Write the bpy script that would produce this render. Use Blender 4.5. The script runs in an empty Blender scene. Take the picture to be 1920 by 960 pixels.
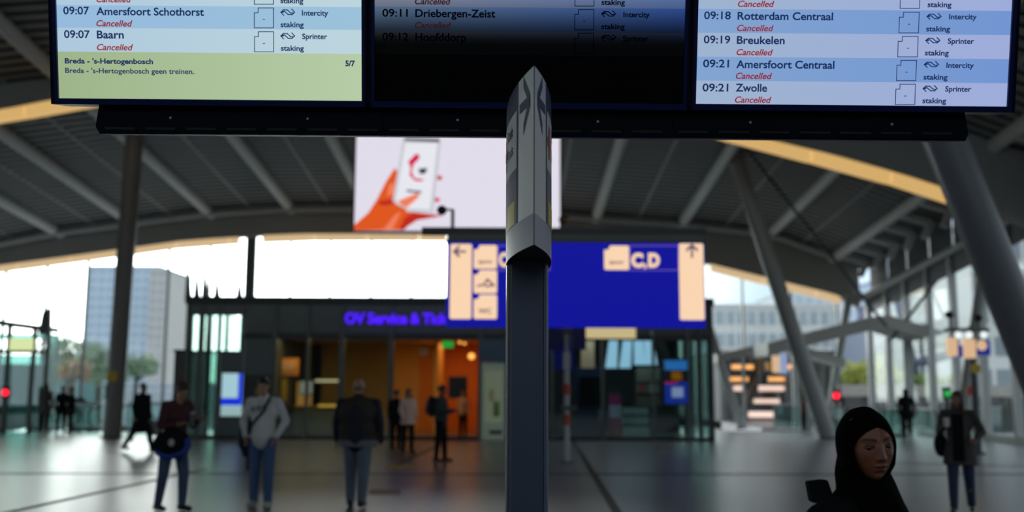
import bpy, bmesh, math, random
import numpy as np
from mathutils import Vector, Matrix
random.seed(7)
scn = bpy.context.scene
COL = scn.collection
R = math.radians

# ------------------------------------------------------------------ camera
F_PX = 1866.7
CAM = Vector((0, 0, 1.65))
PITCH, ROLL = R(7.65), R(0.25)
fw = Vector((0, math.cos(PITCH), math.sin(PITCH)))
r0 = Vector((1, 0, 0)); u0 = r0.cross(fw)
rt = math.cos(ROLL)*r0 + math.sin(ROLL)*u0
up = -math.sin(ROLL)*r0 + math.cos(ROLL)*u0
cd = bpy.data.cameras.new('camera'); cam = bpy.data.objects.new('camera', cd); COL.objects.link(cam)
cam.matrix_world = Matrix(((rt.x, up.x, -fw.x, CAM.x), (rt.y, up.y, -fw.y, CAM.y), (rt.z, up.z, -fw.z, CAM.z), (0, 0, 0, 1)))
cd.sensor_width = 36; cd.lens = 35; cd.clip_end = 2000; cd.clip_start = 0.05
cd.dof.use_dof = True; cd.dof.focus_distance = 3.95; cd.dof.aperture_fstop = 1.4; cd.dof.aperture_blades = 0
scn.camera = cam

def ray(px, py): return (fw*F_PX + rt*(px-960) + up*(480-py)).normalized()
def at(px, py, Y):
    d = ray(px, py); return CAM + d*((Y-CAM.y)/d.y)
def onfloor(px, py, z=0.0):
    d = ray(px, py); return CAM + d*((z-CAM.z)/d.z)

# ------------------------------------------------------------------ sky, sun, exposure
wd = bpy.data.worlds.new('sky'); scn.world = wd; wd.use_nodes = True
nt = wd.node_tree; nt.nodes.clear()
def N(t, k, **kw):
    n = t.nodes.new(k)
    for a, b in kw.items(): setattr(n, a, b)
    return n
out = N(nt, 'ShaderNodeOutputWorld'); bg = N(nt, 'ShaderNodeBackground')
geo = N(nt, 'ShaderNodeNewGeometry'); dot = N(nt, 'ShaderNodeVectorMath', operation='DOT_PRODUCT')
SUN = Vector((math.sin(R(-17))*math.cos(R(16)), math.cos(R(-17))*math.cos(R(16)), math.sin(R(16))))
dot.inputs[1].default_value = SUN
tc = N(nt, 'ShaderNodeTexCoord'); nt.links.new(tc.outputs['Generated'], dot.inputs[0])
ramp = N(nt, 'ShaderNodeValToRGB'); cr = ramp.color_ramp; cr.interpolation = 'EASE'
cr.elements[0].position = 0.45; cr.elements[0].color = (0.66, 0.74, 0.84, 1)
cr.elements[1].position = 0.985; cr.elements[1].color = (5.3, 5.5, 5.45, 1)
e = cr.elements.new(0.84); e.color = (0.64, 0.80, 0.95, 1)
e = cr.elements.new(0.93); e.color = (2.5, 2.7, 2.7, 1)
nt.links.new(dot.outputs['Value'], ramp.inputs['Fac']); nt.links.new(ramp.outputs['Color'], bg.inputs['Color'])
bg.inputs['Strength'].default_value = 1.35
nt.links.new(bg.outputs[0], out.inputs[0])
scn.view_settings.view_transform = 'Standard'; scn.view_settings.look = 'None'
scn.view_settings.exposure = 0.0; scn.view_settings.gamma = 1; scn.view_settings.use_curve_mapping = False
scn.cycles.use_denoising = True
scn.cycles.sample_clamp_indirect = 4.0
scn.cycles.max_bounces = 8; scn.cycles.transparent_max_bounces = 16

# ------------------------------------------------------------------ materials
_m = {}
def mat(name, col=(.5, .5, .5), rough=.6, metal=0.0, emis=None, es=1.0, var=0.0, vs=3.0, bump=0.0, bs=60.0, spec=.5):
    if name in _m: return _m[name]
    m = bpy.data.materials.new(name); m.use_nodes = True; _m[name] = m
    t = m.node_tree; b = t.nodes['Principled BSDF']
    b.inputs['Base Color'].default_value = (*col, 1); b.inputs['Roughness'].default_value = rough
    b.inputs['Metallic'].default_value = metal; b.inputs['Specular IOR Level'].default_value = spec
    if emis:
        b.inputs['Emission Color'].default_value = (*emis, 1); b.inputs['Emission Strength'].default_value = es
    tcn = N(t, 'ShaderNodeTexCoord')
    if var > 0:
        nz = N(t, 'ShaderNodeTexNoise'); nz.inputs['Scale'].default_value = vs; nz.inputs['Detail'].default_value = 5
        t.links.new(tcn.outputs['Object'], nz.inputs['Vector'])
        mx = N(t, 'ShaderNodeMix', data_type='RGBA'); mx.inputs[6].default_value = (*[c*(1-var) for c in col], 1)
        mx.inputs[7].default_value = (*[min(1, c*(1+var)) for c in col], 1)
        t.links.new(nz.outputs['Fac'], mx.inputs[0]); t.links.new(mx.outputs[2], b.inputs['Base Color'])
    if bump > 0:
        nz = N(t, 'ShaderNodeTexNoise'); nz.inputs['Scale'].default_value = bs
        t.links.new(tcn.outputs['Object'], nz.inputs['Vector'])
        bp = N(t, 'ShaderNodeBump'); bp.inputs['Strength'].default_value = bump; bp.inputs['Distance'].default_value = .01
        t.links.new(nz.outputs['Fac'], bp.inputs['Height']); t.links.new(bp.outputs[0], b.inputs['Normal'])
    return m
def glass(name, tint=(.8, .95, .9), gl=.12, rough=.02):
    if name in _m: return _m[name]
    m = bpy.data.materials.new(name); m.use_nodes = True; _m[name] = m
    t = m.node_tree; t.nodes.clear()
    o = N(t, 'ShaderNodeOutputMaterial'); tr = N(t, 'ShaderNodeBsdfTransparent'); g = N(t, 'ShaderNodeBsdfGlossy')
    tr.inputs[0].default_value = (*tint, 1); g.inputs[0].default_value = (.9, .95, .95, 1); g.inputs['Roughness'].default_value = rough
    ge = N(t, 'ShaderNodeNewGeometry'); dt = N(t, 'ShaderNodeVectorMath', operation='DOT_PRODUCT')
    t.links.new(ge.outputs['Normal'], dt.inputs[0]); t.links.new(ge.outputs['Incoming'], dt.inputs[1])
    ab = N(t, 'ShaderNodeMath', operation='ABSOLUTE'); t.links.new(dt.outputs['Value'], ab.inputs[0])
    om = N(t, 'ShaderNodeMath', operation='SUBTRACT'); om.inputs[0].default_value = 1; t.links.new(ab.outputs[0], om.inputs[1])
    pw = N(t, 'ShaderNodeMath', operation='POWER'); pw.inputs[1].default_value = 5; t.links.new(om.outputs[0], pw.inputs[0])
    ad = N(t, 'ShaderNodeMath', operation='MULTIPLY_ADD'); ad.inputs[1].default_value = .15; ad.inputs[2].default_value = gl+.02
    t.links.new(pw.outputs[0], ad.inputs[0])
    mx = N(t, 'ShaderNodeMixShader'); t.links.new(ad.outputs[0], mx.inputs[0])
    t.links.new(tr.outputs[0], mx.inputs[1]); t.links.new(g.outputs[0], mx.inputs[2]); t.links.new(mx.outputs[0], o.inputs[0])
    return m

# ------------------------------------------------------------------ mesh builder
class MB:
    def __init__(s): s.v = []; s.f = []; s.m = []; s.smooth = []
    def add(s, vs, fs, mi=0, sm=False):
        o = len(s.v); s.v += [tuple(v) for v in vs]
        for f in fs: s.f.append([o+i for i in f]); s.m.append(mi); s.smooth.append(sm)
        return s
    def box(s, x0, x1, y0, y1, z0, z1, mi=0):
        vs = [(x, y, z) for z in (z0, z1) for y in (y0, y1) for x in (x0, x1)]
        return s.add(vs, [(0, 2, 3, 1), (4, 5, 7, 6), (0, 1, 5, 4), (2, 6, 7, 3), (0, 4, 6, 2), (1, 3, 7, 5)], mi)
    def bar(s, a, b, w, h=None, mi=0, upv=(0, 0, 1)):      # rectangular bar from a to b
        a, b = Vector(a), Vector(b); h = h or w; d = (b-a).normalized(); upv = Vector(upv)
        if abs(d.dot(upv)) > .98: upv = Vector((0, 1, 0))
        sx = d.cross(upv).normalized(); sz = sx.cross(d)
        vs = [p + sx*i*w/2 + sz*j*h/2 for p in (a, b) for i, j in ((-1, -1), (1, -1), (1, 1), (-1, 1))]
        return s.add(vs, [(0, 1, 2, 3), (7, 6, 5, 4), (0, 4, 5, 1), (1, 5, 6, 2), (2, 6, 7, 3), (3, 7, 4, 0)], mi)
    def tube(s, a, b, ra, rb=None, n=12, mi=0, caps=True):
        a, b = Vector(a), Vector(b); rb = ra if rb is None else rb; d = (b-a).normalized()
        t = Vector((0, 0, 1)) if abs(d.z) < .9 else Vector((1, 0, 0))
        x = d.cross(t).normalized(); y = d.cross(x)
        vs = [p + (x*math.cos(k*2*math.pi/n) + y*math.sin(k*2*math.pi/n))*r for p, r in ((a, ra), (b, rb)) for k in range(n)]
        s.add(vs, [(k, (k+1) % n, n+(k+1) % n, n+k) for k in range(n)], mi, True)
        if caps: s.add(vs, [list(range(n))[::-1], list(range(n, 2*n))], mi)
        return s
    def path(s, pts, r, n=10, mi=0):
        for a, b in zip(pts, pts[1:]): s.tube(a, b, r, r, n, mi)
        return s
    def ell(s, c, rad, n=16, mi=0, rot=None):
        vs = []; fs = []; h = n//2
        for i in range(h+1):
            th = math.pi*i/h
            for k in range(n):
                ph = 2*math.pi*k/n
                p = Vector((rad[0]*math.sin(th)*math.cos(ph), rad[1]*math.sin(th)*math.sin(ph), rad[2]*math.cos(th)))
                if rot: p = rot @ p
                vs.append(p + Vector(c))
        for i in range(h):
            for k in range(n): fs.append((i*n+k, (i+1)*n+k, (i+1)*n+(k+1) % n, i*n+(k+1) % n))
        return s.add(vs, fs, mi, True)
    def prism(s, poly, ext, mi=0):                          # poly: 3D points, ext: vector
        n = len(poly); e_ = Vector(ext); P = [Vector(p) for p in poly]
        vs = P + [p+e_ for p in P]
        return s.add(vs, [list(range(n))[::-1], list(range(n, 2*n))] + [(k, (k+1) % n, n+(k+1) % n, n+k) for k in range(n)], mi)
    def rings(s, rs, mi=0, closed=True, caps=False, sm=True):
        n = len(rs[0]); vs = [p for r_ in rs for p in r_]; fs = []
        for i in range(len(rs)-1):
            for k in range(n if closed else n-1):
                fs.append((i*n+k, i*n+(k+1) % n, (i+1)*n+(k+1) % n, (i+1)*n+k))
        s.add(vs, fs, mi, sm)
        if caps: s.add(vs, [list(range(n))[::-1], list(range((len(rs)-1)*n, len(rs)*n))], mi)
        return s
    def mesh(s, name, mats, fix=True):
        me = bpy.data.meshes.new(name); me.from_pydata([tuple(v) for v in s.v], [], s.f)
        for m in (mats if isinstance(mats, (list, tuple)) else [mats]): me.materials.append(m)
        me.polygons.foreach_set('material_index', s.m); me.polygons.foreach_set('use_smooth', s.smooth)
        if fix:
            b = bmesh.new(); b.from_mesh(me); bmesh.ops.recalc_face_normals(b, faces=b.faces); b.to_mesh(me); b.free()
        me.update(); return me
    def build(s, name, mats, parent=None, label=None, loc=None):
        return obj(name, s.mesh(name, mats), parent, label, loc)

def obj(name, me, parent=None, label=None, loc=None):
    o = bpy.data.objects.new(name, me); COL.objects.link(o)
    if parent: o.parent = parent
    if label: o['label'] = label
    if loc is not None: o.location = loc
    return o
def empty(name, loc=(0, 0, 0), rz=0): 
    o = bpy.data.objects.new(name, None); COL.objects.link(o); o.location = loc; o.rotation_euler = (0, 0, rz); o.empty_display_size = .1
    return o
def tag(o, label, cat, group=None):
    o['label'] = label; o['category'] = cat
    if group: o['group'] = group
    return o
def thing(name, label, cat, loc=(0, 0, 0), rz=0, group=None): return tag(empty(name, loc, rz), label, cat, group)
def struct(o, label=None, cat='building part'):
    o['kind'] = 'structure'
    if label: o['label'] = label; o['category'] = cat
    return o
def dup(root, loc=None, label=None):
    c = root.copy(); COL.objects.link(c)
    if loc is not None: c.location = loc
    if label: c['label'] = label
    for ch in list(root.children):
        d = ch.copy(); COL.objects.link(d); d.parent = c
        for g in list(ch.children):
            h = g.copy(); COL.objects.link(h); h.parent = d
    return c
# text -> mesh (reading upright in the XZ plane, facing -Y), cap height 1
_t = {}
def textmesh(s, bold=0.0, shear=0.0, ext=0.0, m=None):
    k = (s, bold, shear, ext, m.name)
    if k in _t: return _t[k]
    cu = bpy.data.curves.new('t', 'FONT'); cu.body = s; cu.size = 1; cu.offset = bold; cu.shear = shear; cu.extrude = ext; cu.resolution_u = 4
    o = bpy.data.objects.new('t', cu); COL.objects.link(o)
    dg = bpy.context.evaluated_depsgraph_get(); me = bpy.data.meshes.new_from_object(o.evaluated_get(dg))
    bpy.data.objects.remove(o); me.name = 'lettering'
    n = len(me.vertices); a = np.zeros(n*3); me.vertices.foreach_get('co', a); a = a.reshape(-1, 3)
    x0, x1 = a[:, 0].min(), a[:, 0].max()
    a = np.stack([a[:, 0]-x0, -a[:, 2], a[:, 1]/.73], 1)
    me.vertices.foreach_set('co', a.ravel()); me.materials.clear(); me.materials.append(m); me.update()
    _t[k] = (me, x1-x0); return _t[k]
def text(parent, name, s, m, x, z, w, h, y=0, bold=0.0, shear=0.0, ext=0.0, rz=0):
    me, w0 = textmesh(s, bold, shear, ext, m)
    o = obj(name, me, parent); o.location = (x, y, z); o.scale = (w/w0, 1, h); o.rotation_euler = (0, 0, rz); return o
def strokes(pts, w, y=0.0, closed=False):                  # flat strokes in XZ plane
    b = MB(); P = [Vector((p[0], 0, p[1])) for p in pts]; n = len(P)
    for i in range(n if closed else n-1):
        a, c = P[i], P[(i+1) % n]; d = (c-a).normalized(); s_ = Vector((-d.z, 0, d.x))*w/2; a = a-d*w/2; c = c+d*w/2
        b.add([a-s_+Vector((0, y, 0)), c-s_+Vector((0, y, 0)), c+s_+Vector((0, y, 0)), a+s_+Vector((0, y, 0))], [(0, 1, 2, 3)])
    return b

# ------------------------------------------------------------------ palette
STEEL = mat('painted_steel', (.30, .30, .28), .45, var=.12, vs=1.5)
STEEL_D = mat('dark_steel', (.06, .065, .065), .4, var=.1)
STEEL_L = mat('light_steel', (.42, .43, .42), .35, var=.1)
FRAME_G = mat('green_grey_frame', (.09, .11, .10), .4, var=.1)
BLACK = mat('black_plastic', (.01, .01, .012), .4)
NAVY = mat('navy_metal', (.008, .014, .055), .35)
PANE = glass('window_glass', (.93, .955, .94), .02)
DARKGLASS = glass('tinted_glass', (.42, .56, .52), .10)
CLEARGLASS = glass('shop_glass', (.66, .78, .74), .06)
BALGLASS = glass('balustrade_glass', (.74, .87, .85), .06)

# ------------------------------------------------------------------ floor
def floor_mat():
    m = mat('terrazzo', (.17, .172, .175), .28)
    t = m.node_tree; b = t.nodes['Principled BSDF']; tcn = N(t, 'ShaderNodeTexCoord')
    nz = N(t, 'ShaderNodeTexNoise'); nz.inputs['Scale'].default_value = .35; nz.inputs['Detail'].default_value = 6
    n2 = N(t, 'ShaderNodeTexNoise'); n2.inputs['Scale'].default_value = 60
    t.links.new(tcn.outputs['Object'], nz.inputs['Vector']); t.links.new(tcn.outputs['Object'], n2.inputs['Vector'])
    mx = N(t, 'ShaderNodeMix', data_type='RGBA'); mx.inputs[6].default_value = (.20, .203, .21, 1); mx.inputs[7].default_value = (.30, .30, .31, 1)
    t.links.new(nz.outputs['Fac'], mx.inputs[0])
    m2 = N(t, 'ShaderNodeMix', data_type='RGBA', blend_type='MULTIPLY'); m2.inputs[0].default_value = .5
    t.links.new(mx.outputs[2], m2.inputs[6]); t.links.new(n2.outputs['Color'], m2.inputs[7]); t.links.new(m2.outputs[2], b.inputs['Base Color'])
    mr = N(t, 'ShaderNodeMapRange'); mr.inputs[3].default_value = .25; mr.inputs[4].default_value = .33
    t.links.new(nz.outputs['Fac'], mr.inputs[0]); t.links.new(mr.outputs[0], b.inputs['Roughness'])
    return m
FLOOR = floor_mat()
fl = MB()
ys = [-14, 41.5, 46.2]
fl.box(-32, 16.4, -14, 41.5, -.5, 0)
for x0, x1 in ((-32, -25), (-12.2, 9.0), (13.6, 16.4)): fl.box(x0, x1, 41.5, 46.2, -.5, 0)
floor = struct(fl.build('floor', FLOOR))
SLOT = mat('dark_slot', (.03, .03, .03), .6)
def slot(a, b, w):
    a = Vector((a.x, a.y, .004)); b = Vector((b.x, b.y, .004))
    s = MB().bar(a, b, w, .006).build('drain_channel', SLOT, floor)
slot(onfloor(-200, 888), onfloor(2100, 890), .16)
slot(onfloor(1075, 828), onfloor(1172, 985), .13)
slot(onfloor(10, 962), onfloor(385, 880), .12)
slot(onfloor(838, 828), onfloor(745, 872), .12)
slot(onfloor(1670, 868), onfloor(1960, 876), .10)
TACT = mat('yellow_tactile', (.45, .27, .04), .6, var=.2)
TACT2 = mat('brown_patch', (.22, .13, .08), .6, var=.2)
for (x0, y0, x1, y1, m) in ((722, 872, 782, 880, TACT), (690, 918, 752, 927, TACT2), (1225, 836, 1262, 842, TACT2)):
    p = [onfloor(x0, y1), onfloor(x1, y1), onfloor(x1-4, y0), onfloor(x0+4, y0)]
    MB().prism([(q.x, q.y, .001) for q in p], (0, 0, .006)).build('tactile_tile', m, floor)

# ------------------------------------------------------------------ roof
YE = 45.0
SL = 0.092
prof = [(-60, 480), (0, 468), (113, 446), (250, 428), (395, 410), (545, 401), (700, 400), (960, 408), (1115, 419), (1275, 430), (1440, 448), (1558, 492), (1625, 512), (1700, 530)]
PX = [at(a, b, YE).x for a, b in prof]; PZ = [at(a, b, YE).z for a, b in prof]
PX = [PX[0]-7] + PX; PZ = [PZ[0]-1.2] + PZ
def zr(X, Y): return float(np.interp(X, PX, PZ)) + SL*(YE-Y)
deck = MB()
Yr = -14.0; rib = .50; prev = None
xs = list(np.linspace(PX[0], at(1560, 490, YE).x, 22)) + [15.4, 16.35]
rs = []
y = 8.0
rs.append([(x, Yr, zr(x, Yr)+.55) for x in xs])
while y < 46.0:                                             # ribbed metal deck
    for dy, dz in ((0, .56), (.03, .36), (.27, .36), (.30, .56)):
        rs.append([(x, y+dy, zr(x, y+dy)+dz) for x in xs])
    y += rib
DECK = mat('roof_slats', (.19, .195, .19), .5, var=.12, vs=.6); GAP = mat('roof_joint', (.03, .032, .033), .7)
deck.rings(rs, closed=False, sm=False)
for i_, f_ in enumerate(deck.f):                            # recessed joints between the slats are dark
    if i_//(len(xs)-1) % 4 in (0, 1, 3): deck.m[i_] = 1
    if i_//(len(xs)-1) % 4 == 2: deck.m[i_] = 0
ceiling = struct(obj('ceiling', deck.mesh('ceiling', [DECK, GAP])))
so = ceiling.modifiers.new('thick', 'SOLIDIFY'); so.thickness = .06; so.offset = 1
ends = [-52, 113, 250, 395, 545, 690, 830, 975, 1117, 1277, 1441, 1560]
ex = [at(p, 440, YE).x for p in ends]
BEAMP = mat('beam_paint', (.62, .63, .61), .4, var=.08)
def rbeam(x, w, h, name, m, x2=None):
    b = MB()
    for i in range(8):
        ya, yb = Yr + (YE-Yr)*i/8, Yr + (YE-Yr)*(i+1)/8
        b.bar((x, ya, zr(x, ya)+.32-h*0), (x, yb, zr(x, yb)+.32), w, h)
    return b.build(name, m, ceiling)
for x in ex:
    b = MB().tube((x, Yr, zr(x, Yr)+.22), (x, YE, zr(x, YE)+.22), .24, .24, 14)
    b.build('roof_beam', BEAMP, ceiling)
    MB().bar((x, Yr, zr(x, Yr)+.50), (x, YE, zr(x, YE)+.50), .16, .26).build('beam_flange', STEEL_D, ceiling)
PURL = mat('purlin_paint', (.34, .34, .34), .5)
for a, c in zip(ex, ex[1:]):
    x = (a+c)/2
    MB().bar((x, Yr, zr(x, Yr)+.36), (x, YE, zr(x, YE)+.36), .10, .12).build('purlin', PURL, ceiling)
# end tube between beam ends
b = MB(); xx = np.linspace(PX[0], at(1560, 490, YE).x, 40)
b.path([(x, YE-.7, zr(x, YE-.7)+.05) for x in xx], .16)
b.build('edge_tube', STEEL, ceiling)
# arched fascia beams; brightness on the amber soffit beneath is put in as glow
GOLD = mat('amber_soffit_glow', (.5, .35, .15), .5, emis=(1.0, .62, .22), es=.62)
GOLDF = mat('pale_amber_soffit_glow', (.5, .42, .3), .5, emis=(1.0, .70, .38), es=.60)
FASC = mat('fascia_panel', (.29, .28, .255), .55, var=.08, vs=.4)
def arch(name, Y, pts, hz, depth, x_lo, x_hi, gold, gm, gh, goldspan):
    X = [at(a, b, Y).x for a, b in pts]; Z = [at(a, b, Y).z for a, b in pts]
    f = lambda x: float(np.interp(x, X, Z))
    n = 44; xx = np.linspace(x_lo, x_hi, n); b = MB()
    vs = []
    for x in xx:
        zb = f(x); zt = hz(x); vs += [(x, Y, zb), (x, Y+depth, zb), (x, Y+depth, zt), (x, Y, zt)]
    fs = []
    for i in range(n-1):
        o = i*4
        for k in range(4): fs.append((o+k, o+(k+1) % 4, o+4+(k+1) % 4, o+4+k))
    b.add(vs, fs + [(0, 1, 2, 3), ((n-1)*4, (n-1)*4+3, (n-1)*4+2, (n-1)*4+1)])
    o = struct(b.build(name, FASC))
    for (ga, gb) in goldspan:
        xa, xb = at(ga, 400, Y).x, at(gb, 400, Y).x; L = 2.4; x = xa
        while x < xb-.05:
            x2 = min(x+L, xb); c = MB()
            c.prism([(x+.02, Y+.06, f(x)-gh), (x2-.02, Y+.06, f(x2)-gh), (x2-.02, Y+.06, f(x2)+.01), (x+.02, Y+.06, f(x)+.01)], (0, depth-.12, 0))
            c.build('soffit_glow_panel', gm, o); x = x2
    return f, o
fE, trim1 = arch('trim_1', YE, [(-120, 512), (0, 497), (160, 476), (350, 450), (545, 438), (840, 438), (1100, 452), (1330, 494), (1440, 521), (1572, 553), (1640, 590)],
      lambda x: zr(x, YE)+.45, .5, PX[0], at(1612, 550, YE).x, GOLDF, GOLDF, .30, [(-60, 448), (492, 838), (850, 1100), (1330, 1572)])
YN = 29.5
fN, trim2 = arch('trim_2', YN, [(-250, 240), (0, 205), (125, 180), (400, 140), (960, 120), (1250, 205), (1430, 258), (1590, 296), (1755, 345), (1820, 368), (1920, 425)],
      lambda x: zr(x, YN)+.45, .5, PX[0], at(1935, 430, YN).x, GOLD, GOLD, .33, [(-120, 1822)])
# louvre frames at the steep right edge
LOUV = mat('louvre_paint', (.62, .62, .60), .4)
for k in range(13):
    Y = 44.2-1.75*k; x0 = 14.55; x1 = 15.85; z0 = zr(14.4, Y)+.12; z1 = z0-.36
    b = MB(); b.bar((x0, Y, z0), (x1, Y, z1), .27, .24); b.bar((x1, Y-.09, z1), (x1-.30, Y-.05, z1-.62), .30, .24)
    b.build('louvre_frame', LOUV, ceiling)
MB().bar((15.6, -10, zr(14.4, -10)+.2), (15.6, YE, zr(14.4, YE)+.2), .08, .08).build('louvre_rail', PURL, ceiling)

# ------------------------------------------------------------------ walls behind and beside the camera
WALL = mat('hall_wall', (.10, .10, .10), .7, var=.15, vs=.5)
wb = struct(empty('window_3'))                              # unseen glazed rear end of the hall, window height shaped for fill light
MB().box(-32, 16.6, -14.3, -14, 0, 6.0).build('lower_wall', WALL, wb); MB().box(-32, 16.6, -14.3, -14, 14, 15.5).build('upper_wall', WALL, wb)
for i in range(17):
    x = -32+48.6*i/16; MB().box(x-.1, x+.1, -14.2, -14, 6.0, 14).build('mullion', STEEL_D, wb)
    if i < 16: MB().box(x+.1, x+48.6/16-.1, -14.12, -14.1, 6.0, 14).build('pane', PANE, wb)
wl = struct(empty('window_4'))                              # glazed left side
MB().box(-32.3, -32, -14.3, 46, 0, .5).build('sill', WALL, wl); MB().box(-32.3, -32, -14.3, 46, 5.6, 14).build('upper_wall', WALL, wl)
for i in range(21):
    y = -14+60*i/20; MB().box(-32.2, -32, y-.1, y+.1, .5, 5.6).build('mullion', STEEL_D, wl)
    if i < 20: MB().box(-32.12, -32.1, y+.1, y+2.9, .5, 5.6).build('pane', PANE, wl)
struct(MB().box(16.5, 16.8, -14.3, 2, 0, 14).build('wall_right', WALL))

# ------------------------------------------------------------------ end glazing
YG = 45.5
win = struct(empty('window_1'))
mpx = [-150, -62, 13, 90, 166, 240, 317, 394, 470, 545, 620, 697, 772, 847, 922, 998, 1074, 1150, 1226, 1302, 1390, 1480, 1565]
mx_ = [at(p, 500, YG).x for p in mpx]
for p, x in zip(mpx, mx_):
    big = p in (470,)
    w = .46 if big else .07
    MB().box(x-w/2, x+w/2, YG-.1, YG+.12, 0, fE(x)+.05).build('mullion', STEEL_D, win)
for a, c in zip(mx_, mx_[1:]):
    MB().prism([(a+.04, YG, .02), (c-.04, YG, .02), (c-.04, YG, fE(c)+.03), (a+.04, YG, fE(a)+.03)], (0, .02, 0)).build('pane', PANE, win)
# right side glazing
XR = 16.0
win2 = struct(empty('window_2'))
ty = [44.6, 42.4, 40.3, 38.1, 36.0, 33.9, 31.8, 29.7, 27.6, 25.4, 23.2, 21, 18.6, 16.2, 13.8, 11.4, 9, 6.8, 4.6, 2.4]
def ze(Y): return 5.85 + SL*(YE-Y)
for Y in ty:
    MB().box(XR-.12, XR+.12, Y-.10, Y+.10, 0, ze(Y)).build('post', STEEL_L, win2)
UP = mat('upper_panel', (.10, .11, .12), .5, var=.1)
for a, c in zip(ty, ty[1:]):
    MB().prism([(XR, a-.1, .25), (XR, c+.1, .25), (XR, c+.1, ze(c)-.75), (XR, a-.1, ze(a)-.75)], (.02, 0, 0)).build('pane', PANE, win2)
    MB().prism([(XR, a-.1, ze(a)-.78), (XR, c+.1, ze(c)-.78), (XR, c+.1, ze(c)), (XR, a-.1, ze(a))], (.06, 0, 0)).build('upper_panel', UP, win2)
    MB().prism([(XR+.1, a-.1, ze(a)), (XR+.1, c+.1, ze(c)), (XR+.1, c+.1, zr(16, c)+.5), (XR+.1, a-.1, zr(16, a)+.5)], (.06, 0, 0)).build('edge_panel', UP, win2)
    MB().box(XR-.1, XR+.15, c+.1, a-.1, 0, .25).build('sill', STEEL_L, win2)
MB().tube((XR-.1, 2, ze(2)), (XR-.1, YE+.3, ze(YE+.3)), .16, .16, 14).build('edge_beam', STEEL_L, win2)
struct(MB().box(XR+.05, XR+.2, 2, 46, -.5, 0).build('trim_3', STEEL_L))

# ------------------------------------------------------------------ columns
def column(label, base, top, r, m=STEEL, base_r=None, extra=None):
    t = thing('column', label, 'column', (base.x, base.y, 0))
    tp = top-Vector((base.x, base.y, 0))
    MB().tube((0, 0, 0), tp, base_r or r, r, 28).build('shaft', m, t)
    MB().tube((0, 0, 0), (0, 0, .05), r*1.35, r*1.35, 24).build('base_plate', STEEL_D, t)
    if extra: extra(t, tp)
    return t
COLM = mat('column_paint', (.17, .165, .15), .4, var=.08)
COLL = mat('column_paint_light', (.32, .33, .32), .4, var=.06)
Yc = onfloor(210, 821).y
pA = onfloor(210, 821); tA = at(252, 255, Yc)
dA = (tA-pA); tA = pA + dA*((zr(tA.x, Yc)+.45)/dA.z)
def notice(t, tp):
    p = tp*(1.92/tp.z)
    MB().box(p.x-.16, p.x+.16, -.36, -.33, 1.86, 2.2).build('yellow_notice', mat('yellow_sign', (.55, .36, .02), .5), t, 'yellow notice')
    MB().box(p.x-.2, p.x+.12, -.36, -.33, 1.3, 1.75).build('grey_notice', mat('grey_sign', (.2, .2, .22), .5), t, 'grey notice')
column('tall round grey steel column left of the ticket shop, with small yellow notice', pA, tA, .30, COLM, extra=notice)
pB = onfloor(1553, 822); tB = at(1372, 275, pB.y); dB = tB-pB; tB = pB+dB*((zr(tB.x, pB.y)+.45)/dB.z)
column('leaning round grey column standing right of the ticket shop', pB, tB, .27, COLL, .31)
YC = 15.5
a1, a2 = at(1776, 270, YC), at(1925, 640, YC); dC = a2-a1; pC = a1+dC*(-a1.z/dC.z); tC = a1+dC*((zr(4.5, YC)-a1.z)/dC.z)
def strip(t, tp):
    o = Vector((-.30, .1, 0))
    MB().tube(o, tp+o, .035, .035, 8).build('side_tube', STEEL_L, t)  # thin pale tube along the left side of the shaft
column('thick leaning dark column nearest the right edge of the photo', pC, tC, .31, mat('column_paint_near', (.16, .165, .18), .38, var=.05), extra=strip)
YD = 31.5
a1, a2 = at(1866, 380, YD), at(1832, 600, YD); dD = a2-a1; pD = a1+dD*(-a1.z/dD.z); tD = a1+dD*((zr(15, YD)-a1.z)/dD.z)
column('slim grey column behind the thick leaning one, leaning the other way', pD, tD, .20, COLL)
YF = 44.0
a1, a2 = at(1592, 555, YF), at(1568, 700, YF); dD = a2-a1; pD = a1+dD*(-a1.z/dD.z)
column('thin pale column at the far right corner of the hall', pD, a1, .17, COLL)
a1, a2 = at(1338, 640, YF), at(1386, 790, YF); dD = a2-a1; pD = a1+dD*(-a1.z/dD.z)
column('pale strut leaning outward at the right end of the ticket shop', pD, a1+Vector((-.4, 0, 1.4)), .17, COLL)
# thin bracing rods
for i, (A, B, lb) in enumerate(((at(1385, 262, 33), at(1662, 612, 38), 'long thin dark bracing rod running down behind the leaning column'),
                  (at(1800, 470, 37), at(1668, 640, 39), 'short dark bracing rod before the right side glazing'))):
    o = MB().tube(A, B, .06, .06, 8).build('bracing_rod', STEEL_D); tag(o, lb, 'bracing rod')

# ------------------------------------------------------------------ bent canopy at right
CANO = mat('canopy_paint', (.50, .49, .46), .5, var=.05)
def canopy(label, pts, Y, depth, th):
    t = thing('canopy_beam', label, 'canopy', at(pts[0][0], pts[0][1], Y)); o0 = at(pts[0][0], pts[0][1], Y)
    P = [at(a, b, Y)-o0 for a, b in pts]; b = MB(); rs = []
    for p in P:
        rs.append([p+Vector((0, 0, th/2)), p+Vector((0, depth, th/2)), p+Vector((0, depth, -th/2)), p+Vector((0, 0, -th/2))])
    b.rings(rs, caps=True, sm=False); b.build('roof_shell', CANO, t)
    for p in (P[1], P[-2]):
        MB().tube(p+Vector((0, depth*.6, -th/2)), Vector((p.x, p.y+depth*.6, -o0.z)), .07, .07, 10).build('support_post', STEEL_L, t)
    return t
canopy('wide bent pale canopy beam peaking left of the hanging signs', [(1440, 655), (1530, 632), (1640, 606), (1668, 603), (1720, 618), (1792, 640)], 38.5, 2.2, .50)
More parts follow.
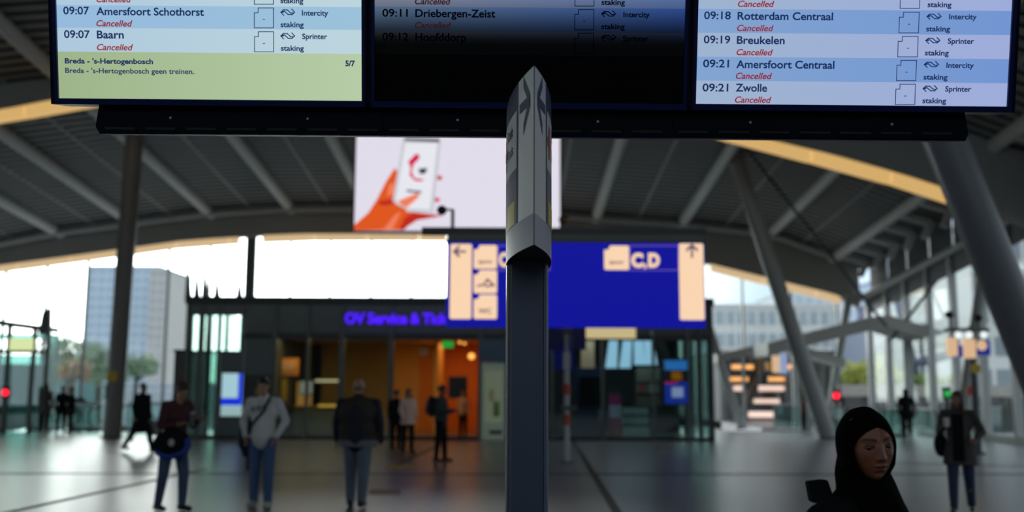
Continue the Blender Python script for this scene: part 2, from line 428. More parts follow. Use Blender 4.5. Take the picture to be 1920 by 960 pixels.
canopy('lower bent pale canopy over the dark passage mouth', [(1345, 672), (1400, 658), (1450, 648), (1500, 655), (1585, 680)], 43.0, 1.2, .34)

# ------------------------------------------------------------------ dark passage with ceiling lights and stair with glowing strips beyond
PASS = mat('passage_concrete', (.10, .095, .09), .7, var=.15)
def apx(px, py, Y): return at(px, py, Y)
ps = struct(empty('wall_passage'))
A = at(1370, 672, 56); B = at(1560, 672, 56)
MB().box(A.x-.3, B.x, 56, 74, 3.6, 3.9).build('passage_ceiling', PASS, ps)
MB().box(B.x, B.x+.3, 56, 74, -1, 3.9).build('passage_side_wall', PASS, ps)
MB().box(A.x-.6, A.x-.3, 56, 74, -1, 3.9).build('passage_side_wall', PASS, ps)
MB().box(A.x-.6, B.x+.3, 74, 74.3, -1, 3.9).build('passage_end_wall', PASS, ps)
MB().box(A.x-.6, B.x+.3, 47, 74, -1, -.05).build('passage_floor', FLOOR, ps)
LAMP = mat('warm_lamp', (.8, .5, .3), .5, emis=(1.0, .42, .12), es=1.5)
PINK_GLOW = mat('pink_glow', (.8, .7, .65), .5, emis=(1.0, .66, .55), es=1.15)
ST = mat('stair_grey', (.16, .16, .18), .6, var=.1)
st = thing('staircase', 'grey stair flight with glowing strips inside the dark passage', 'stairs', (0, 0, 0))
for k in range(9):
    z = k*.26; Y = 58+k*.9
    MB().box(A.x, B.x, Y, Y+.95, -.05, z+.12).build('step', ST, st)
for (px, py, w, m, Y) in ((1392, 688, 40, LAMP, 60), (1484, 688, 15, LAMP, 60), (1386, 711, 33, LAMP, 66), (1460, 711, 38, LAMP, 66), (1534, 690, 12, LAMP, 60)):
    a, b_ = at(px-w/2, py, Y), at(px+w/2, py, Y); z = 3.42
    t = thing('ceiling_lamp', {(1392, 688): 'orange bar lamp, upper of the two at the left of the dark passage ceiling', (1484, 688): 'short orange lamp at the middle of the upper row in the dark passage', (1386, 711): 'orange bar lamp, lower of the two at the left of the dark passage ceiling', (1460, 711): 'widest orange bar lamp at the right of the lower row in the dark passage', (1534, 690): 'smallest orange lamp behind the leaning column in the dark passage'}[(px, py)], 'lamp', (a+b_)/2, group='orange ceiling lamps in the passage')
    W = (b_.x-a.x)/2
    MB().box(-W, W, -.1, .1, -.13, .13).build('tube', m, t); MB().box(-W-.05, W+.05, -.12, .3, .13, .2).build('housing', STEEL_D, t)
for (px, py, w, Y) in ((1386, 728, 22, 62.6), (1446, 728, 48, 62.6), (1437, 753, 48, 61.2), (1426, 777, 46, 58.0)):
    a, b_ = at(px-w/2, py, Y), at(px+w/2, py, Y); o = st
    MB().box(a.x, b_.x, a.y-.12, a.y-.02, a.z-.16, a.z+.16).build('light_strip', PINK_GLOW, st, 'pinkish white glowing strip')  # pinkish glow is put into the colour of these strips
b = MB(); a = at(1378, 795, 58); c = at(1420, 700, 66)
b.bar(a, c, .12, .5).build('stringer', CANO, st)

# ------------------------------------------------------------------ ticket shop pavilion
YB = onfloor(345, 823).y
def X(px, Y=None, py=700): return at(px, py, Y or YB).x
def Z(py, Y=None, px=960): return at(px, py, Y or YB).z
DEP = 7.0
x0, x1 = X(348), X(1335); zt = Z(560); zm = Z(632)
shop = thing('ticket_pavilion', 'long glass fronted ticket shop pavilion with warm orange interior', 'kiosk', (0, 0, 0))
GREENP = mat('green_grey_panel', (.085, .115, .105), .35, var=.1)
SPAN = mat('spandrel', (.035, .048, .042), .25, var=.3, vs=1.0)
MB().box(x0, x1, YB, YB+DEP, zt-.12, zt).build('roof', SPAN, shop)
MB().box(x0-.1, x1+.1, YB-.12, YB+.1, zt-.22, zt+.03).build('roof_edge', BLACK, shop)
ORW = mat('orange_wall', (.75, .24, .03), .6, var=.1); YLW = mat('yellow_wall', (.72, .40, .08), .6, var=.1)
DKW = mat('dark_interior', (.035, .04, .045), .6, var=.3)
xd0, xd1 = X(733), X(901)
xg0 = X(513)
MB().box(x0+3.2, xg0, YB+DEP-.1, YB+DEP, 0, zt-.12).build('back_wall', DKW, shop)
MB().box(xg0, xd0+.3, YB+DEP-.1, YB+DEP, 0, zt-.12).build('back_wall', YLW, shop)
MB().box(xd0+.3, xd1+.4, YB+DEP-.1, YB+DEP, 0, zt-.12).build('back_wall', ORW, shop)
MB().box(xd1+.5, x1, YB+DEP-.1, YB+DEP, 0, zt-.12).build('back_wall', DKW, shop)
MB().box(xd1+.35, xd1+.5, YB+.2, YB+DEP, 0, zt-.12).build('partition', ORW, shop)
MB().box(xg0-.1, xg0, YB+.2, YB+DEP, 0, zt-.12).build('partition', DKW, shop)
MB().box(xd0+1.2, xd0+1.35, YB+2.8, YB+DEP, 0, zm).build('partition', YLW, shop)
MB().box(xg0, xd1+.4, YB+.15, YB+DEP, zm, zm+.1).build('inner_ceiling', mat('warm_ceiling', (.45, .28, .12), .6), shop)
MB().box(xd1+.5, x1-.05, YB+.15, YB+DEP, zm+.25, zm+.32).build('inner_ceiling', DKW, shop)
# facade: mullions, glass panes, door head
bays = [348, 374, 408, 454, 513, 576, 640, 733, 901, 948, 1035, 1130, 1225, 1290, 1312, 1335]
for p in bays:
    w = .10 if p not in (640, 733, 901, 513, 374) else .17
    MB().box(X(p)-w/2, X(p)+w/2, YB-.06, YB+.10, 0, zt-.1).build('mullion', FRAME_G if p < 1300 else STEEL_D, shop)
MB().box(X(454), x1, YB-.05, YB+.12, zm-.10, zm+.10).build('transom', BLACK, shop)
MB().box(x0, x1, YB-.05, YB+.12, 0, .12).build('plinth', BLACK, shop)
for a, c in zip(bays, bays[1:]):
    xa, xb = X(a)+.06, X(c)-.06
    if a >= 454: MB().box(xa, xb, YB, YB+.03, zm+.1, zt-.22).build('spandrel_pane', SPAN, shop)
    else:
        MB().box(xa, xb, YB, YB+.03, Z(594), zt-.22).build('spandrel_pane', SPAN, shop); MB().box(xa, xb, YB, YB+.03, Z(661), Z(594)).build('pane', PANE, shop)
        MB().box(xa-.06, xb+.06, YB-.03, YB+.08, Z(664), Z(660)).build('glazing_bar', BLACK, shop)
    if a == 733: continue
    if a in (408, 454):
        MB().box(xa, xb, YB, YB+.05, .12, zm-.1 if a > 408 else Z(663)).build('wall_panel', GREENP, shop)
    else:
        MB().box(xa, xb, YB, YB+.03, .12, zm-.1 if a > 454 else Z(663)).build('pane', (DARKGLASS if a < 454 else CLEARGLASS) if a < 1290 else BALGLASS, shop)
# side glass on the right return
MB().box(x1-.04, x1, YB+.1, YB+DEP, .12, zt-.22).build('side_pane', BALGLASS, shop)
for k in range(5): MB().box(x1-.1, x1+.02, YB+.2+k*1.6, YB+.32+k*1.6, 0, zt-.1).build('mullion', FRAME_G, shop)
for k in range(4): MB().box(x0-.02, x0+.1, YB+.2+k*2.1, YB+.32+k*2.1, 0, zt-.1).build('mullion', FRAME_G, shop)
MB().box(x0, x0+.04, YB+.1, YB+DEP, .12, zt-.22).build('side_pane', CLEARGLASS, shop)
# dark reflections above the roof, built as solid wedges
for px, py in ((352, 498), (368, 506), (383, 500), (406, 520), (448, 524), (842, 520)):
    a = at(px, 562, YB+.6); b_ = at(px, py, YB+.6); w = .11
    MB().prism([(a.x-w, a.y, zt), (a.x+w, a.y, zt), (b_.x+.02, b_.y, b_.z), (b_.x-.02, b_.y, b_.z)], (0, .12, 0)).build('dark_wedge', FRAME_G, shop)
# purple-blue letters
VIO = mat('violet_neon', (.05, .02, .3), .5, emis=(.075, .01, 1.0), es=1.25)
a = at(649, 607, YB); c = at(905, 607, YB)
text(shop, 'sign_lettering', 'OV Service & Tickets', VIO, a.x, a.z, (c.x-a.x+.3)*.80, Z(587)-Z(607), y=YB-.22, bold=.03, ext=.04)
# shop name band right, mostly behind the hanging sign
BANDY = mat('shop_band', (.6, .5, .25), .5, emis=(.9, .72, .36), es=.55)
MB().box(X(1095), X(1192), YB-.14, YB-.08, Z(634), Z(614)).build('sign_band', BANDY, shop, 'pale yellow lit shop sign band')
MB().box(X(900), X(946), YB-.10, YB-.04, Z(678), Z(637)).build('blue_film', mat('blue_film', (.05, .10, .16), .3), shop)
# left annex (brownish box)
an = thing('lift_housing', 'brownish grey box housing at left end of the ticket shop', 'housing', (0, 0, 0))
BRN = mat('brown_grey_panel', (.10, .088, .075), .5, var=.15)
MB().box(X(316), x0-.1, YB+.5, YB+3, 0, Z(662, YB+.5)).build('body', BRN, an)
MB().box(X(316)-.04, x0-.1, YB+.46, YB+3.02, Z(662, YB+.5), Z(658, YB+.5)).build('cap', BLACK, an)
# interior furniture and posters
def flat(name, label, cat, px0, py0, px1, py1, Y, m, th=.08, group=None, parts=None, border=None):
    a, c = at(px0, py1, Y), at(px1, py0, Y); cx = (a.x+c.x)/2
    t = thing(name, label, cat, (cx, Y, a.z), group=group); W = (c.x-a.x)/2; H = c.z-a.z
    if border: MB().box(-W-.04, W+.04, .0, th+.05, -.04, H+.04).build('frame', border, t); 
    MB().box(-W, W, -.03, th, 0, H).build('panel', m, t)
    for (nm, u0, v0, u1, v1, mm) in (parts or []):
        MB().box(-W+2*W*u0, -W+2*W*u1, -.045, -.03, H*v0, H*v1).build(nm, mm, t)
    return t
E_ = lambda n, c, s=1.0, b=None: mat(n, b or tuple(x*.3 for x in c), .5, emis=c, es=s)
SCW = E_('screen_pale_blue', (.34, .55, .62), 1.0); SCB = E_('screen_deep_blue', (.005, .03, .62), 1.0); SCG = E_('screen_pale_green', (.28, .42, .42), 1.0)
flat('information_screen', 'tall lit screen, pale above with deep blue band below, on green wall panel', 'screen', 414, 700, 456, 780, YB-.1, SCW, border=BLACK,
     parts=[('blue_edge', .80, .25, 1, 1, SCB), ('blue_band', 0, .25, .8, .42, SCB), ('lower_field', 0, 0, 1, .23, SCG)])
flat('black_screen', 'black unlit screen beside the tall lit blue screen', 'screen', 459, 703, 508, 790, YB-.1, BLACK, parts=[('ticket_emblem', .4, .55, .65, .72, mat('dim_yellow', (.3, .2, .02), .5))])
PY = mat('poster_yellow', (.62, .42, .04), .5); PO = mat('poster_orange', (.8, .3, .08), .5); PP = mat('poster_grey', (.45, .42, .38), .5)
flat('hanging_poster', 'orange poster high behind the shop glass at left', 'poster', 519, 672, 560, 704, YB+1.2, PO, parts=[('pale_field', .15, .3, .8, .8, mat('poster_pink', (.85, .45, .3), .5))])
flat('window_poster', 'yellow poster behind the shop glass below the orange one', 'poster', 514, 708, 538, 752, YB+1.25, PY, parts=[('print_line', .1, .2, .9, .35, PO)])
flat('service_monitor', 'grey white monitor above the shop counter', 'screen', 563, 715, 586, 738, YB+2.5, E_('monitor_grey', (.35, .32, .30), .8), border=BLACK)
flat('wall_clock_panel', 'pale round wall clock beside the orange doorway wall', 'clock', 786, 652, 802, 666, YB+3, PP)
flat('exit_sign', 'small green exit sign hanging over the orange doorway', 'sign', 829, 640, 850, 652, YB+1.5, E_('exit_green', (.01, .45, .05), .7))
flat('black_monitor', 'black monitor on the orange wall inside the doorway', 'screen', 842, 708, 874, 745, YB+2.2, BLACK, border=STEEL_D)
WARM = mat('warm_bulb', (.9, .6, .3), .5, emis=(1.0, .42, .08), es=1.6)
COUN = mat('counter_wood', (.42, .20, .06), .5, var=.2); 
cn = thing('service_counter', 'wooden service counter with glowing edge behind the left shop glass', 'counter', (X(520), YB+2.6, 0))
L = X(640, YB+2.6)-X(520, YB+2.6)
MB().box(0, L, 0, .7, 0, 1.0).build('body', mat('counter_front', (.10, .11, .09), .5, var=.2), cn); MB().box(-.03, L+.03, -.05, .75, 1.0, 1.06).build('worktop', COUN, cn)
MB().box(.9, L-.1, -.08, -.05, 1.02, 1.10).build('edge_light', E_('amber_edge', (1.0, .5, .08), .9), cn)
MB().box(.7, 1.6, .3, .5, 1.9, 1.98).build('lamp_bar', E_('cream_bar', (1.0, .75, .45), .9), cn)
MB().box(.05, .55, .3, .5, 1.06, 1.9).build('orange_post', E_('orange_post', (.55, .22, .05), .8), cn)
for i, (px, py, r_) in enumerate(((862, 642, .05), (871, 644, .05), (884, 668, .12))):
    Yl = YB+2.2; p = at(px, py, Yl)
    t = thing('pendant_lamp', ['small warm pendant lamp, left of a close pair in the doorway', 'small warm pendant lamp, right of a close pair in the doorway', 'largest orange lamp by the right doorway edge', 'small warm lamp above the service counter', 'small warm lamp just left of the shop doorway', 'small warm lamp nearest the orange poster'][i], 'lamp', p, group=None)
    MB().ell((0, 0, 0), (r_, r_, r_), 12).build('bulb', WARM, t)
    MB().tube((0, 0, r_*.8), (0, 0, zm-p.z), .012, .012, 6).build('cord', BLACK, t)
flat('map_poster', 'tall lit area map panel right of the orange doorway', 'poster', 903, 682, 946, 824, YB-.12, mat('map_board', (.25, .30, .25), .4, emis=(.20, .27, .2), es=.2), border=mat('map_frame', (.35, .4, .36), .4),
     parts=[('map_field', .12, .22, .92, .9, mat('map_field', (.35, .38, .28), .5, emis=(.2, .25, .15), es=.3)), ('orange_patch', .3, .5, .55, .66, mat('map_orange', (.6, .25, .06), .5)), ('green_patch', .5, .3, .8, .5, mat('map_green', (.15, .3, .12), .5)), ('black_slot', .35, .07, .9, .12, BLACK)])
# right shop contents
flat('blue_poster_stand', 'bright blue advert panel with orange swirl hung in the right shop', 'poster', 1247, 676, 1288, 757, YB-.14, E_('advert_blue', (.003, .03, .34), .5), border=BLACK,
     parts=[('sky_field', 0, .78, 1, 1, E_('advert_sky', (.02, .20, .6), .5)), ('dark_field', 0, .5, 1, .78, BLACK), ('orange_swirl', .3, .55, .75, .74, E_('swirl', (.5, .2, .01), .35)), ('red_line', 0, .47, .55, .52, E_('redl', (.5, .01, .05), .6)), ('white_print', .3, .15, .8, .38, E_('wp', (.3, .42, .7), .45))])
flat('shelf_sign', 'cream and peach notice above the dark shop entrance', 'sign', 1090, 640, 1114, 690, YB+.8, mat('peach_notice', (.6, .4, .28), .5, emis=(.6, .36, .22), es=.25))
cab = thing('dark_cabinet', 'dark navy cabinet standing inside the right shop', 'cabinet', (X(1082), YB+1.2, 0)); w = X(1140)-X(1082)
MB().box(0, w, 0, .8, 0, 2.45).build('body', NAVY, cab); MB().box(.15, w-.1, -.03, 0, 1.15, 2.1).build('glass_door', DARKGLASS, cab); MB().box(w-.2, w-.15, -.06, -.03, .6, 1.0).build('handle', STEEL_L, cab)
GOODS = [('magenta_display', 'magenta and white goods stand behind the right shop glass', 1142, 740, 1164, 820, mat('magenta', (.35, .03, .15), .5), [('white_field', 0, .45, 1, .75, mat('lilac', (.5, .45, .6), .5)), ('red_field', .1, 0, .9, .3, mat('dull_red', (.3, .03, .05), .5))]),
         ('display_case', 'pale glass fronted display case in the right shop', 1168, 765, 1216, 824, mat('pale_case', (.30, .38, .38), .4), [('shelf', 0, .45, 1, .5, STEEL_D), ('shelf', 0, .75, 1, .8, STEEL_D)]),
         ('magazine_rack', 'dim brown magazine rack in the right shop', 1195, 690, 1238, 762, mat('rack_brown', (.13, .11, .08), .6), [('shelf', 0, .3, 1, .34, BLACK), ('shelf', 0, .6, 1, .64, BLACK), ('red_cover', .1, .36, .3, .58, mat('dull_red', (.3, .03, .05), .5)), ('white_cover', .55, .36, .8, .58, PP)])]
for nm, lb, a_, b_, c_, d_, m_, pp in GOODS: flat(nm, lb, 'display stand', a_, b_, c_, d_, YB+1.4, m_, th=.4, parts=pp)
# sloping pale blue glass reflections in the right shop, built as glowing blades
aw = thing('glass_reflections', 'row of slanting pale blue reflections built as blades high in the right shop', 'reflection', (0, 0, 0))
REFL = mat('pale_blue_reflection', (.30, .45, .62), .3, emis=(.42, .62, .90), es=1.3)
for i, (xa, xb) in enumerate(((1152, 1146), (1178, 1172), (1196, 1200), (1214, 1222))):
    p0, p1 = at(xa, 622, YB+.5), at(xb, 690 if i < 2 else 684, YB+.5); w = .17
    MB().prism([(p1.x-w*1.15, YB+.5, p1.z), (p1.x+w*1.15, YB+.5, p1.z), (p0.x+w*.8, YB+.5, p0.z), (p0.x-w*.8, YB+.5, p0.z)], (0, .05, 0)).build('painted_reflection', REFL, aw)
MB().bar(at(1142, 620, YB+.5), at(1228, 620, YB+.5), .05).build('rail', BLACK, aw)
# interior lamps' light
def area(name, loc, sx, sy, power, col, rot=(0, 0, 0)):
    l = bpy.data.lights.new(name, 'AREA'); l.shape = 'RECTANGLE'; l.size = sx; l.size_y = sy; l.energy = power; l.color = col
    o = bpy.data.objects.new(name, l); COL.objects.link(o); o.location = loc; o.rotation_euler = rot; return o
area('ceiling_panel_light', ((xg0+xd0)/2, YB+.7, zm-.06), 3.6, .7, 75, (1, .62, .25))
area('ceiling_panel_light', ((xd0+xd1)/2+.2, YB+4.2, zm-.06), 2.4, 2.4, 38, (1, .55, .2))
area('ceiling_panel_light', ((xd1+x1)/2, YB+.75, zm+.2), 5.5, .7, 80, (.75, .88, 1))

# ------------------------------------------------------------------ second glass pavilion, far left
YL = 38.5
g2 = thing('glass_pavilion', 'green glass pavilion with yellow sign at the left edge', 'kiosk', (0, 0, 0))
xa, xb = at(-140, 700, YL).x, at(86, 700, YL).x
z0, z1 = at(-140, 583, YL).z, at(86, 612, YL).z
TEAL = glass('teal_glass', (.30, .50, .47), .16)
zr2 = at(86, 612, YL).z; 
MB().prism([(xa, YL, z0-.22), (xb, YL, z1-.22), (xb, YL, z1), (xa, YL, z0)], (0, .9, 0)).build('roof', FRAME_G, g2)
for p in (-100, -40, 12, 60, 86):
    x = at(p, 700, YL).x; MB().box(x-.07, x+.07, YL-.05, YL+.1, 0, z0+(z1-z0)*(x-xa)/(xb-xa)-.1).build('mullion', FRAME_G, g2)
pp = [-140, -100, -40, 12, 60, 86]
for a, c in zip(pp, pp[1:]):
    u, v = at(a, 700, YL).x+.08, at(c, 700, YL).x-.08
    MB().box(u, v, YL, YL+.03, .1, 2.9).build('pane', TEAL, g2); MB().box(u, v, YL, YL+.05, 3.5, z1-.3).build('upper_pane', TEAL, g2)
MB().box(xa, xb, YL-.04, YL+.1, 2.95, 3.1).build('transom', FRAME_G, g2)
MB().box(at(20, 650, YL).x, at(64, 650, YL).x, YL-.12, YL-.05, at(0, 657, YL).z, at(0, 634, YL).z).build('lit_sign', E_('lime_sign', (.75, .85, .42), .9), g2, 'glowing yellow green sign')
MB().box(xb-.05, xb, YL+.1, YL+.9, .1, z1-.3).build('side_pane', TEAL, g2)
p0, p1 = at(68, 605, YL), at(92, 575, YL)
MB().prism([(p0.x, YL+.2, z1-.3), (p1.x, YL+.2, z1-.3), (p1.x-.05, YL+.2, p1.z), (p1.x-.35, YL+.2, p1.z-.2)], (0, .15, 0)).build('dark_wedge', FRAME_G, g2)

# ------------------------------------------------------------------ big advert screen hung from the roof
YA = 29.0
a, c = at(664, 432, YA), at(1050, 432, YA); Wd = c.x-a.x; Hd = Wd*9/16
ad = thing('advert_screen', 'large lit advert screen showing a hand holding a phone, hung under the roof', 'screen', (a.x, YA, a.z))
LIL = E_('advert_pale', (.74, .70, .80), 1.0); SKIN1 = E_('advert_orange', (.72, .09, .01), 1.0); SKIN2 = E_('advert_red', (.50, .02, .01), 1.0); SKIN3 = E_('advert_salmon', (.85, .20, .10), 1.0)
PINK = E_('advert_pink', (.65, .01, .08), 1.0); ADK = E_('advert_dark', (.03, .03, .05), 1.0); ADW = E_('advert_white', (.78, .78, .84), 1.0)
MB().box(-.06, Wd+.06, .02, .35, -.06, Hd+.06).build('housing', BLACK, ad)
MB().box(0, Wd, 0, .02, 0, Hd).build('display', LIL, ad)
for x in (.8, Wd-.8): MB().tube((x, .2, Hd), (x, .2, zr(a.x+x, YA)+.3-a.z), .05, .05, 8).build('hanger', STEEL_D, ad)
k_ = Wd/386
def A2(pts): return [((px-664)*k_, (432-py)*k_) for px, py in pts]
def shape(name, pts, m, y): 
    q = A2(pts); MB().prism([(u, -y, v) for u, v in q], (0, .004, 0)).build(name, m, ad)
shape('arm_picture', [(664, 432), (664, 422), (690, 398), (706, 372), (722, 338), (738, 312), (744, 320), (742, 372), (757, 378), (775, 366), (785, 366), (770, 380), (760, 395), (780, 398), (812, 402), (806, 406), (780, 410), (765, 420), (748, 431)], SKIN1, .008)
shape('hand_shadow', [(708, 376), (738, 372), (740, 378), (728, 384), (712, 384)], SKIN2, .012)
shape('palm_shadow', [(748, 431), (758, 408), (775, 397), (812, 401), (834, 403), (806, 408), (782, 412), (764, 424), (758, 431)], SKIN2, .012)
shape('palm_light', [(718, 431), (740, 402), (752, 396), (738, 425), (736, 431)], SKIN3, .014)
shape('wrist_light', [(728, 345), (738, 340), (738, 362), (724, 366)], SKIN3, .014)
shape('phone_picture', [(735, 375), (752, 258), (825, 258), (812, 398), (770, 396), (742, 382)], mat('phone_grey', (.2, .2, .2), emis=(.55, .55, .60), es=1), .016)
shape('phone_screen', [(741, 372), (757, 264), (818, 264), (806, 392), (766, 390), (745, 380)], ADW, .020)
shape('phone_top', [(755, 254), (822, 256), (821, 262), (755, 259)], ADK, .024)
shape('pink_figure', [(763, 300), (778, 284), (785, 288), (783, 296), (774, 304), (770, 320), (776, 332), (793, 334), (790, 338), (776, 337), (766, 326), (768, 312)], PINK, .024)
shape('dark_figure', [(783, 314), (799, 312), (798, 320), (790, 325), (784, 321)], ADK, .024)
shape('print_line', [(761, 354), (789, 357), (789, 361), (761, 358)], ADK, .024)
shape('thumb_picture', [(752, 384), (745, 376), (768, 366), (782, 360), (786, 366), (776, 376), (762, 388)], SKIN3, .028)
shape('fingertip', [(819, 326), (828, 328), (826, 336), (818, 334)], SKIN2, .012)
shape('fingertip', [(814, 368), (825, 371), (821, 378), (813, 376)], PINK, .012)
MB().box(-.1, Wd+.1, .4, .9, Hd*.05, Hd*.1).build('rear_rail', STEEL_D, ad)

# ------------------------------------------------------------------ blue hanging wayfinding sign at 16 m
YS = 16.0
o = at(990, 612, YS); sg = thing('platform_sign', 'wide blue lit platform sign reading C,D with peach arrow panels', 'sign', (o.x, YS, o.z))
def S(px, py): p = at(px, py, YS); return p.x-o.x, p.z-o.z
BLU = E_('sign_blue', (.0006, .0015, .29), 1.0, b=(.003, .006, .12)); PEA = E_('sign_peach', (.93, .64, .42), 1.0); DK = mat('sign_dark_print', (.05, .04, .12), .6, emis=(.10, .06, .12), es=1)
BDR = E_('sign_border', (.16, .10, .42), 1.0)
u0_, v0_ = S(836, 612); u1_, v1_ = S(1320, 456)
MB().box(u0_, u1_, .0, .22, v0_, v1_).build('panel', BLU, sg)
MB().box(u0_-.02, u1_+.02, .01, .24, v1_, v1_+.05).build('top_rail', STEEL_D, sg)
def rr(x0, y0, x1, y1, r, cut=0):
    c = []
    for cx, cy, a0 in ((x1-r, y0+r, -90), (x1-r, y1-r, 0), (x0+r, y1-r, 90), (x0+r, y0+r, 180)):
        if cut and a0 == 90:
            c += [(x0+cut*1.4, y1), (x0+cut*.9, y1-cut), (x0, y1-cut)]; continue
        for k in range(5):
            a_ = R(a0+k*22.5); c.append((cx+r*math.cos(a_), cy+r*math.sin(a_)))
    return c
def panelS(name, px0, py0, px1, py1, m, y, r=.03, cut=0, label=None):
    a, b_ = S(px0, py1); c, d = S(px1, py0)
    return MB().prism([(u, -y, v) for u, v in rr(a, b_, c, d, r, cut)], (0, y-.001, 0)).build(name, m, sg, label)
pl = panelS('arrow_panel', 843, 458, 885, 598, PEA, .02, label='peach panel with left arrow'); pr = panelS('arrow_panel', 1275, 457, 1318, 600, PEA, .02, label='peach panel with up arrow')
for (a, b_, c, d) in ((888, 460, 932, 504), (888, 507, 932, 550), (888, 553, 932, 598), (1133, 461, 1179, 506)):
    panelS('pictogram', a, b_, c, d, PEA, .02, .03, .07)
def arrowS(cx, cy, s, up_, parent):
    b = strokes([S(*(p)) for p in ([(cx-s, cy), (cx+s, cy)] if not up_ else [(cx, cy-s), (cx, cy+s)])], .035, -.024)
    q = [(cx-s*.2, cy-s*.8), (cx-s, cy), (cx-s*.2, cy+s*.8)] if not up_ else [(cx-s*.8, cy-s*.2), (cx, cy-s), (cx+s*.8, cy-s*.2)]
    c = strokes([S(*p) for p in q], .04, -.024); b.add(c.v, c.f); b.build('arrow', DK, parent)
arrowS(862, 472, 10, False, pl); arrowS(1297, 471, 11, True, pr)
def tS(s, px0, py, px1, cap, m, bold=.02):
    a, b_ = S(px0, py); c, _ = S(px1, py); _, d = S(px0, py-cap); text(sg, 'lettering', s, m, a, b_, c-a, d-b_, y=-.025, bold=bold)
tS('spoor', 897, 494, 924, 8, DK); tS('spoor', 1142, 495, 1170, 8, DK); tS('WC', 897, 588, 922, 10, DK)
b = strokes([S(*p) for p in ((896, 536), (908, 534), (914, 524), (926, 535), (912, 537))], .03, -.024); b.build('pictogram_print', DK, sg)
tS('C', 935, 499, 953, 25, PEA, .06); tS(',D', 960, 499, 990, 25, PEA, .06)
tS('C', 1183, 500, 1206, 25, PEA, .06); tS(',', 1207, 500, 1212, 25, PEA, .03); tS('D', 1215, 500, 1237, 25, PEA, .06)
for (x0_, x1_) in ((934, 1030), (1181, 1272)):
    strokes([S(*p) for p in ((x0_, 461), (x1_, 461), (x1_, 507), (x0_, 507))], .014, -.022, True).build('outline_box', BDR, sg)
# carrying frame: top beam, hanger posts, centre mast, cameras
_, vb = S(990, 428); u2, _ = S(790, 433); u3, _ = S(1325, 433); _, vt = S(990, 438)
MB().box(u2, u3, .05, .25, vt, vb+.02).build('carrying_beam', mat('beam_dark_grey', (.06, .06, .065), .5), sg)
MB().box(u0_, u1_, .06, .12, v1_+.05, vt).build('back_plate', mat('plate_grey', (.16, .15, .13), .5), sg)
uu, vv = S(848, 390)
MB().bar((uu, .15, v0_+.1), (uu, .15, vv), .055).build('side_post', STEEL_D, sg)
MB().bar((uu, .15, vv), (uu-.12, .15, vv), .03).build('camera_arm', STEEL_D, sg)
MB().ell((uu-.18, .15, vv-.01), (.085, .085, .08), 16).build('camera_dome', BLACK, sg)
uu, vv = S(1052, 408)
MB().bar((uu, .15, vt), (uu, .15, vv+.02), .03).build('camera_arm', STEEL_D, sg)
MB().ell((uu+.05, .15, vv-.01), (.085, .085, .08), 16).build('camera_dome', mat('amber_dome', (.12, .06, .01), .3), sg)
MB().box(-.07, .07, .25, .39, -o.z, vb+.02).build('mast', STEEL_D, sg); MB().box(-.2, .2, .15, .5, -o.z, -o.z+.03).build('base_plate', STEEL_D, sg)

# post with red bands and blue boxes to the right of the big pole
p = onfloor(1063, 868); t = thing('stop_post', 'slim grey post with two red bands and small blue boxes on top', 'post', (p.x, p.y, 0))
RED = mat('red_band', (.45, .06, .02), .5); Hh = at(1063, 622, p.y).z
MB().tube((0, 0, 0), (0, 0, Hh), .06, .06, 14).build('pole', STEEL_L, t); MB().tube((0, 0, 0), (0, 0, .04), .14, .14, 16).build('base_plate', STEEL_D, t)
for py in (730, 787): z = at(1063, py, p.y).z; MB().tube((0, 0, z-.13), (0, 0, z+.13), .075, .075, 14).build('red_band', RED, t, 'red band')
z = at(1063, 765, p.y).z; MB().box(-.12, .24, -.08, .08, z-.05, z+.05).build('card_shelf', FRAME_G, t)
for s_ in (-1, 1): MB().box(s_*.28-.16, s_*.28+.16, -.12, .12, Hh-.42, Hh+.1).build('blue_box', mat('box_blue', (.01, .012, .10), .4), t, 'dark blue box')
MB().box(-.2, .2, -.1, .1, Hh-.05, Hh+.05).build('cross_arm', STEEL_D, t)
MB().box(-.08, .08, -.07, -.05, Hh-.85, Hh-.5).build('white_plate', mat('white_plate', (.6, .58, .52), .5), t, 'white plate')

# cluster of hanging signs at right on a mast
YW = 27.0; p = at(1826, 700, YW)
t = thing('direction_mast', 'mast carrying three lit peach and blue signs at the right side', 'sign', (p.x, YW, 0))
def W_(px, py): q = at(px, py, YW); return q.x-p.x, q.z
MB().tube((0, 0, 0), (0, 0, W_(1826, 612)[1]), .10, .10, 14).build('mast', mat('mast_blue_grey', (.06, .08, .10), .4), t); MB().tube((0, 0, 0), (0, 0, .05), .2, .2, 14).build('base_plate', STEEL_D, t)
a, z = W_(1772, 622); c, _ = W_(1852, 622)
MB().box(a, c, -.1, .1, z, z+.1).build('cross_beam', FRAME_G, t)
PE2 = E_('sign_peach_dim', (.85, .55, .32), .75); BL2 = E_('sign_blue_dim', (.004, .01, .22), .9)
for (xa_, ya, xb_, yb, m1, m2) in ((1774, 634, 1790, 668, PE2, BL2), (1804, 636, 1824, 672, PE2, PE2), (1830, 640, 1851, 666, BL2, BL2)):
    a, b_ = W_(xa_, yb); c, d = W_(xb_, ya)
    s_ = MB().box(a, c, -.16, -.02, b_, d).build('sign_box', m1, t, 'peach sign box' if m1 is PE2 else 'blue sign box'); 
a, b_ = W_(1788, 670); c, d = W_(1800, 648); MB().box(a, c, -.15, -.01, b_, d).build('sign_box', BL2, t, 'blue sign box')
a, b_ = W_(1836, 662); MB().tube((a, -.17, b_+.2), (a, -.18, b_+.2), .14, .14, 16).build('peach_disc', PE2, t, 'peach disc')
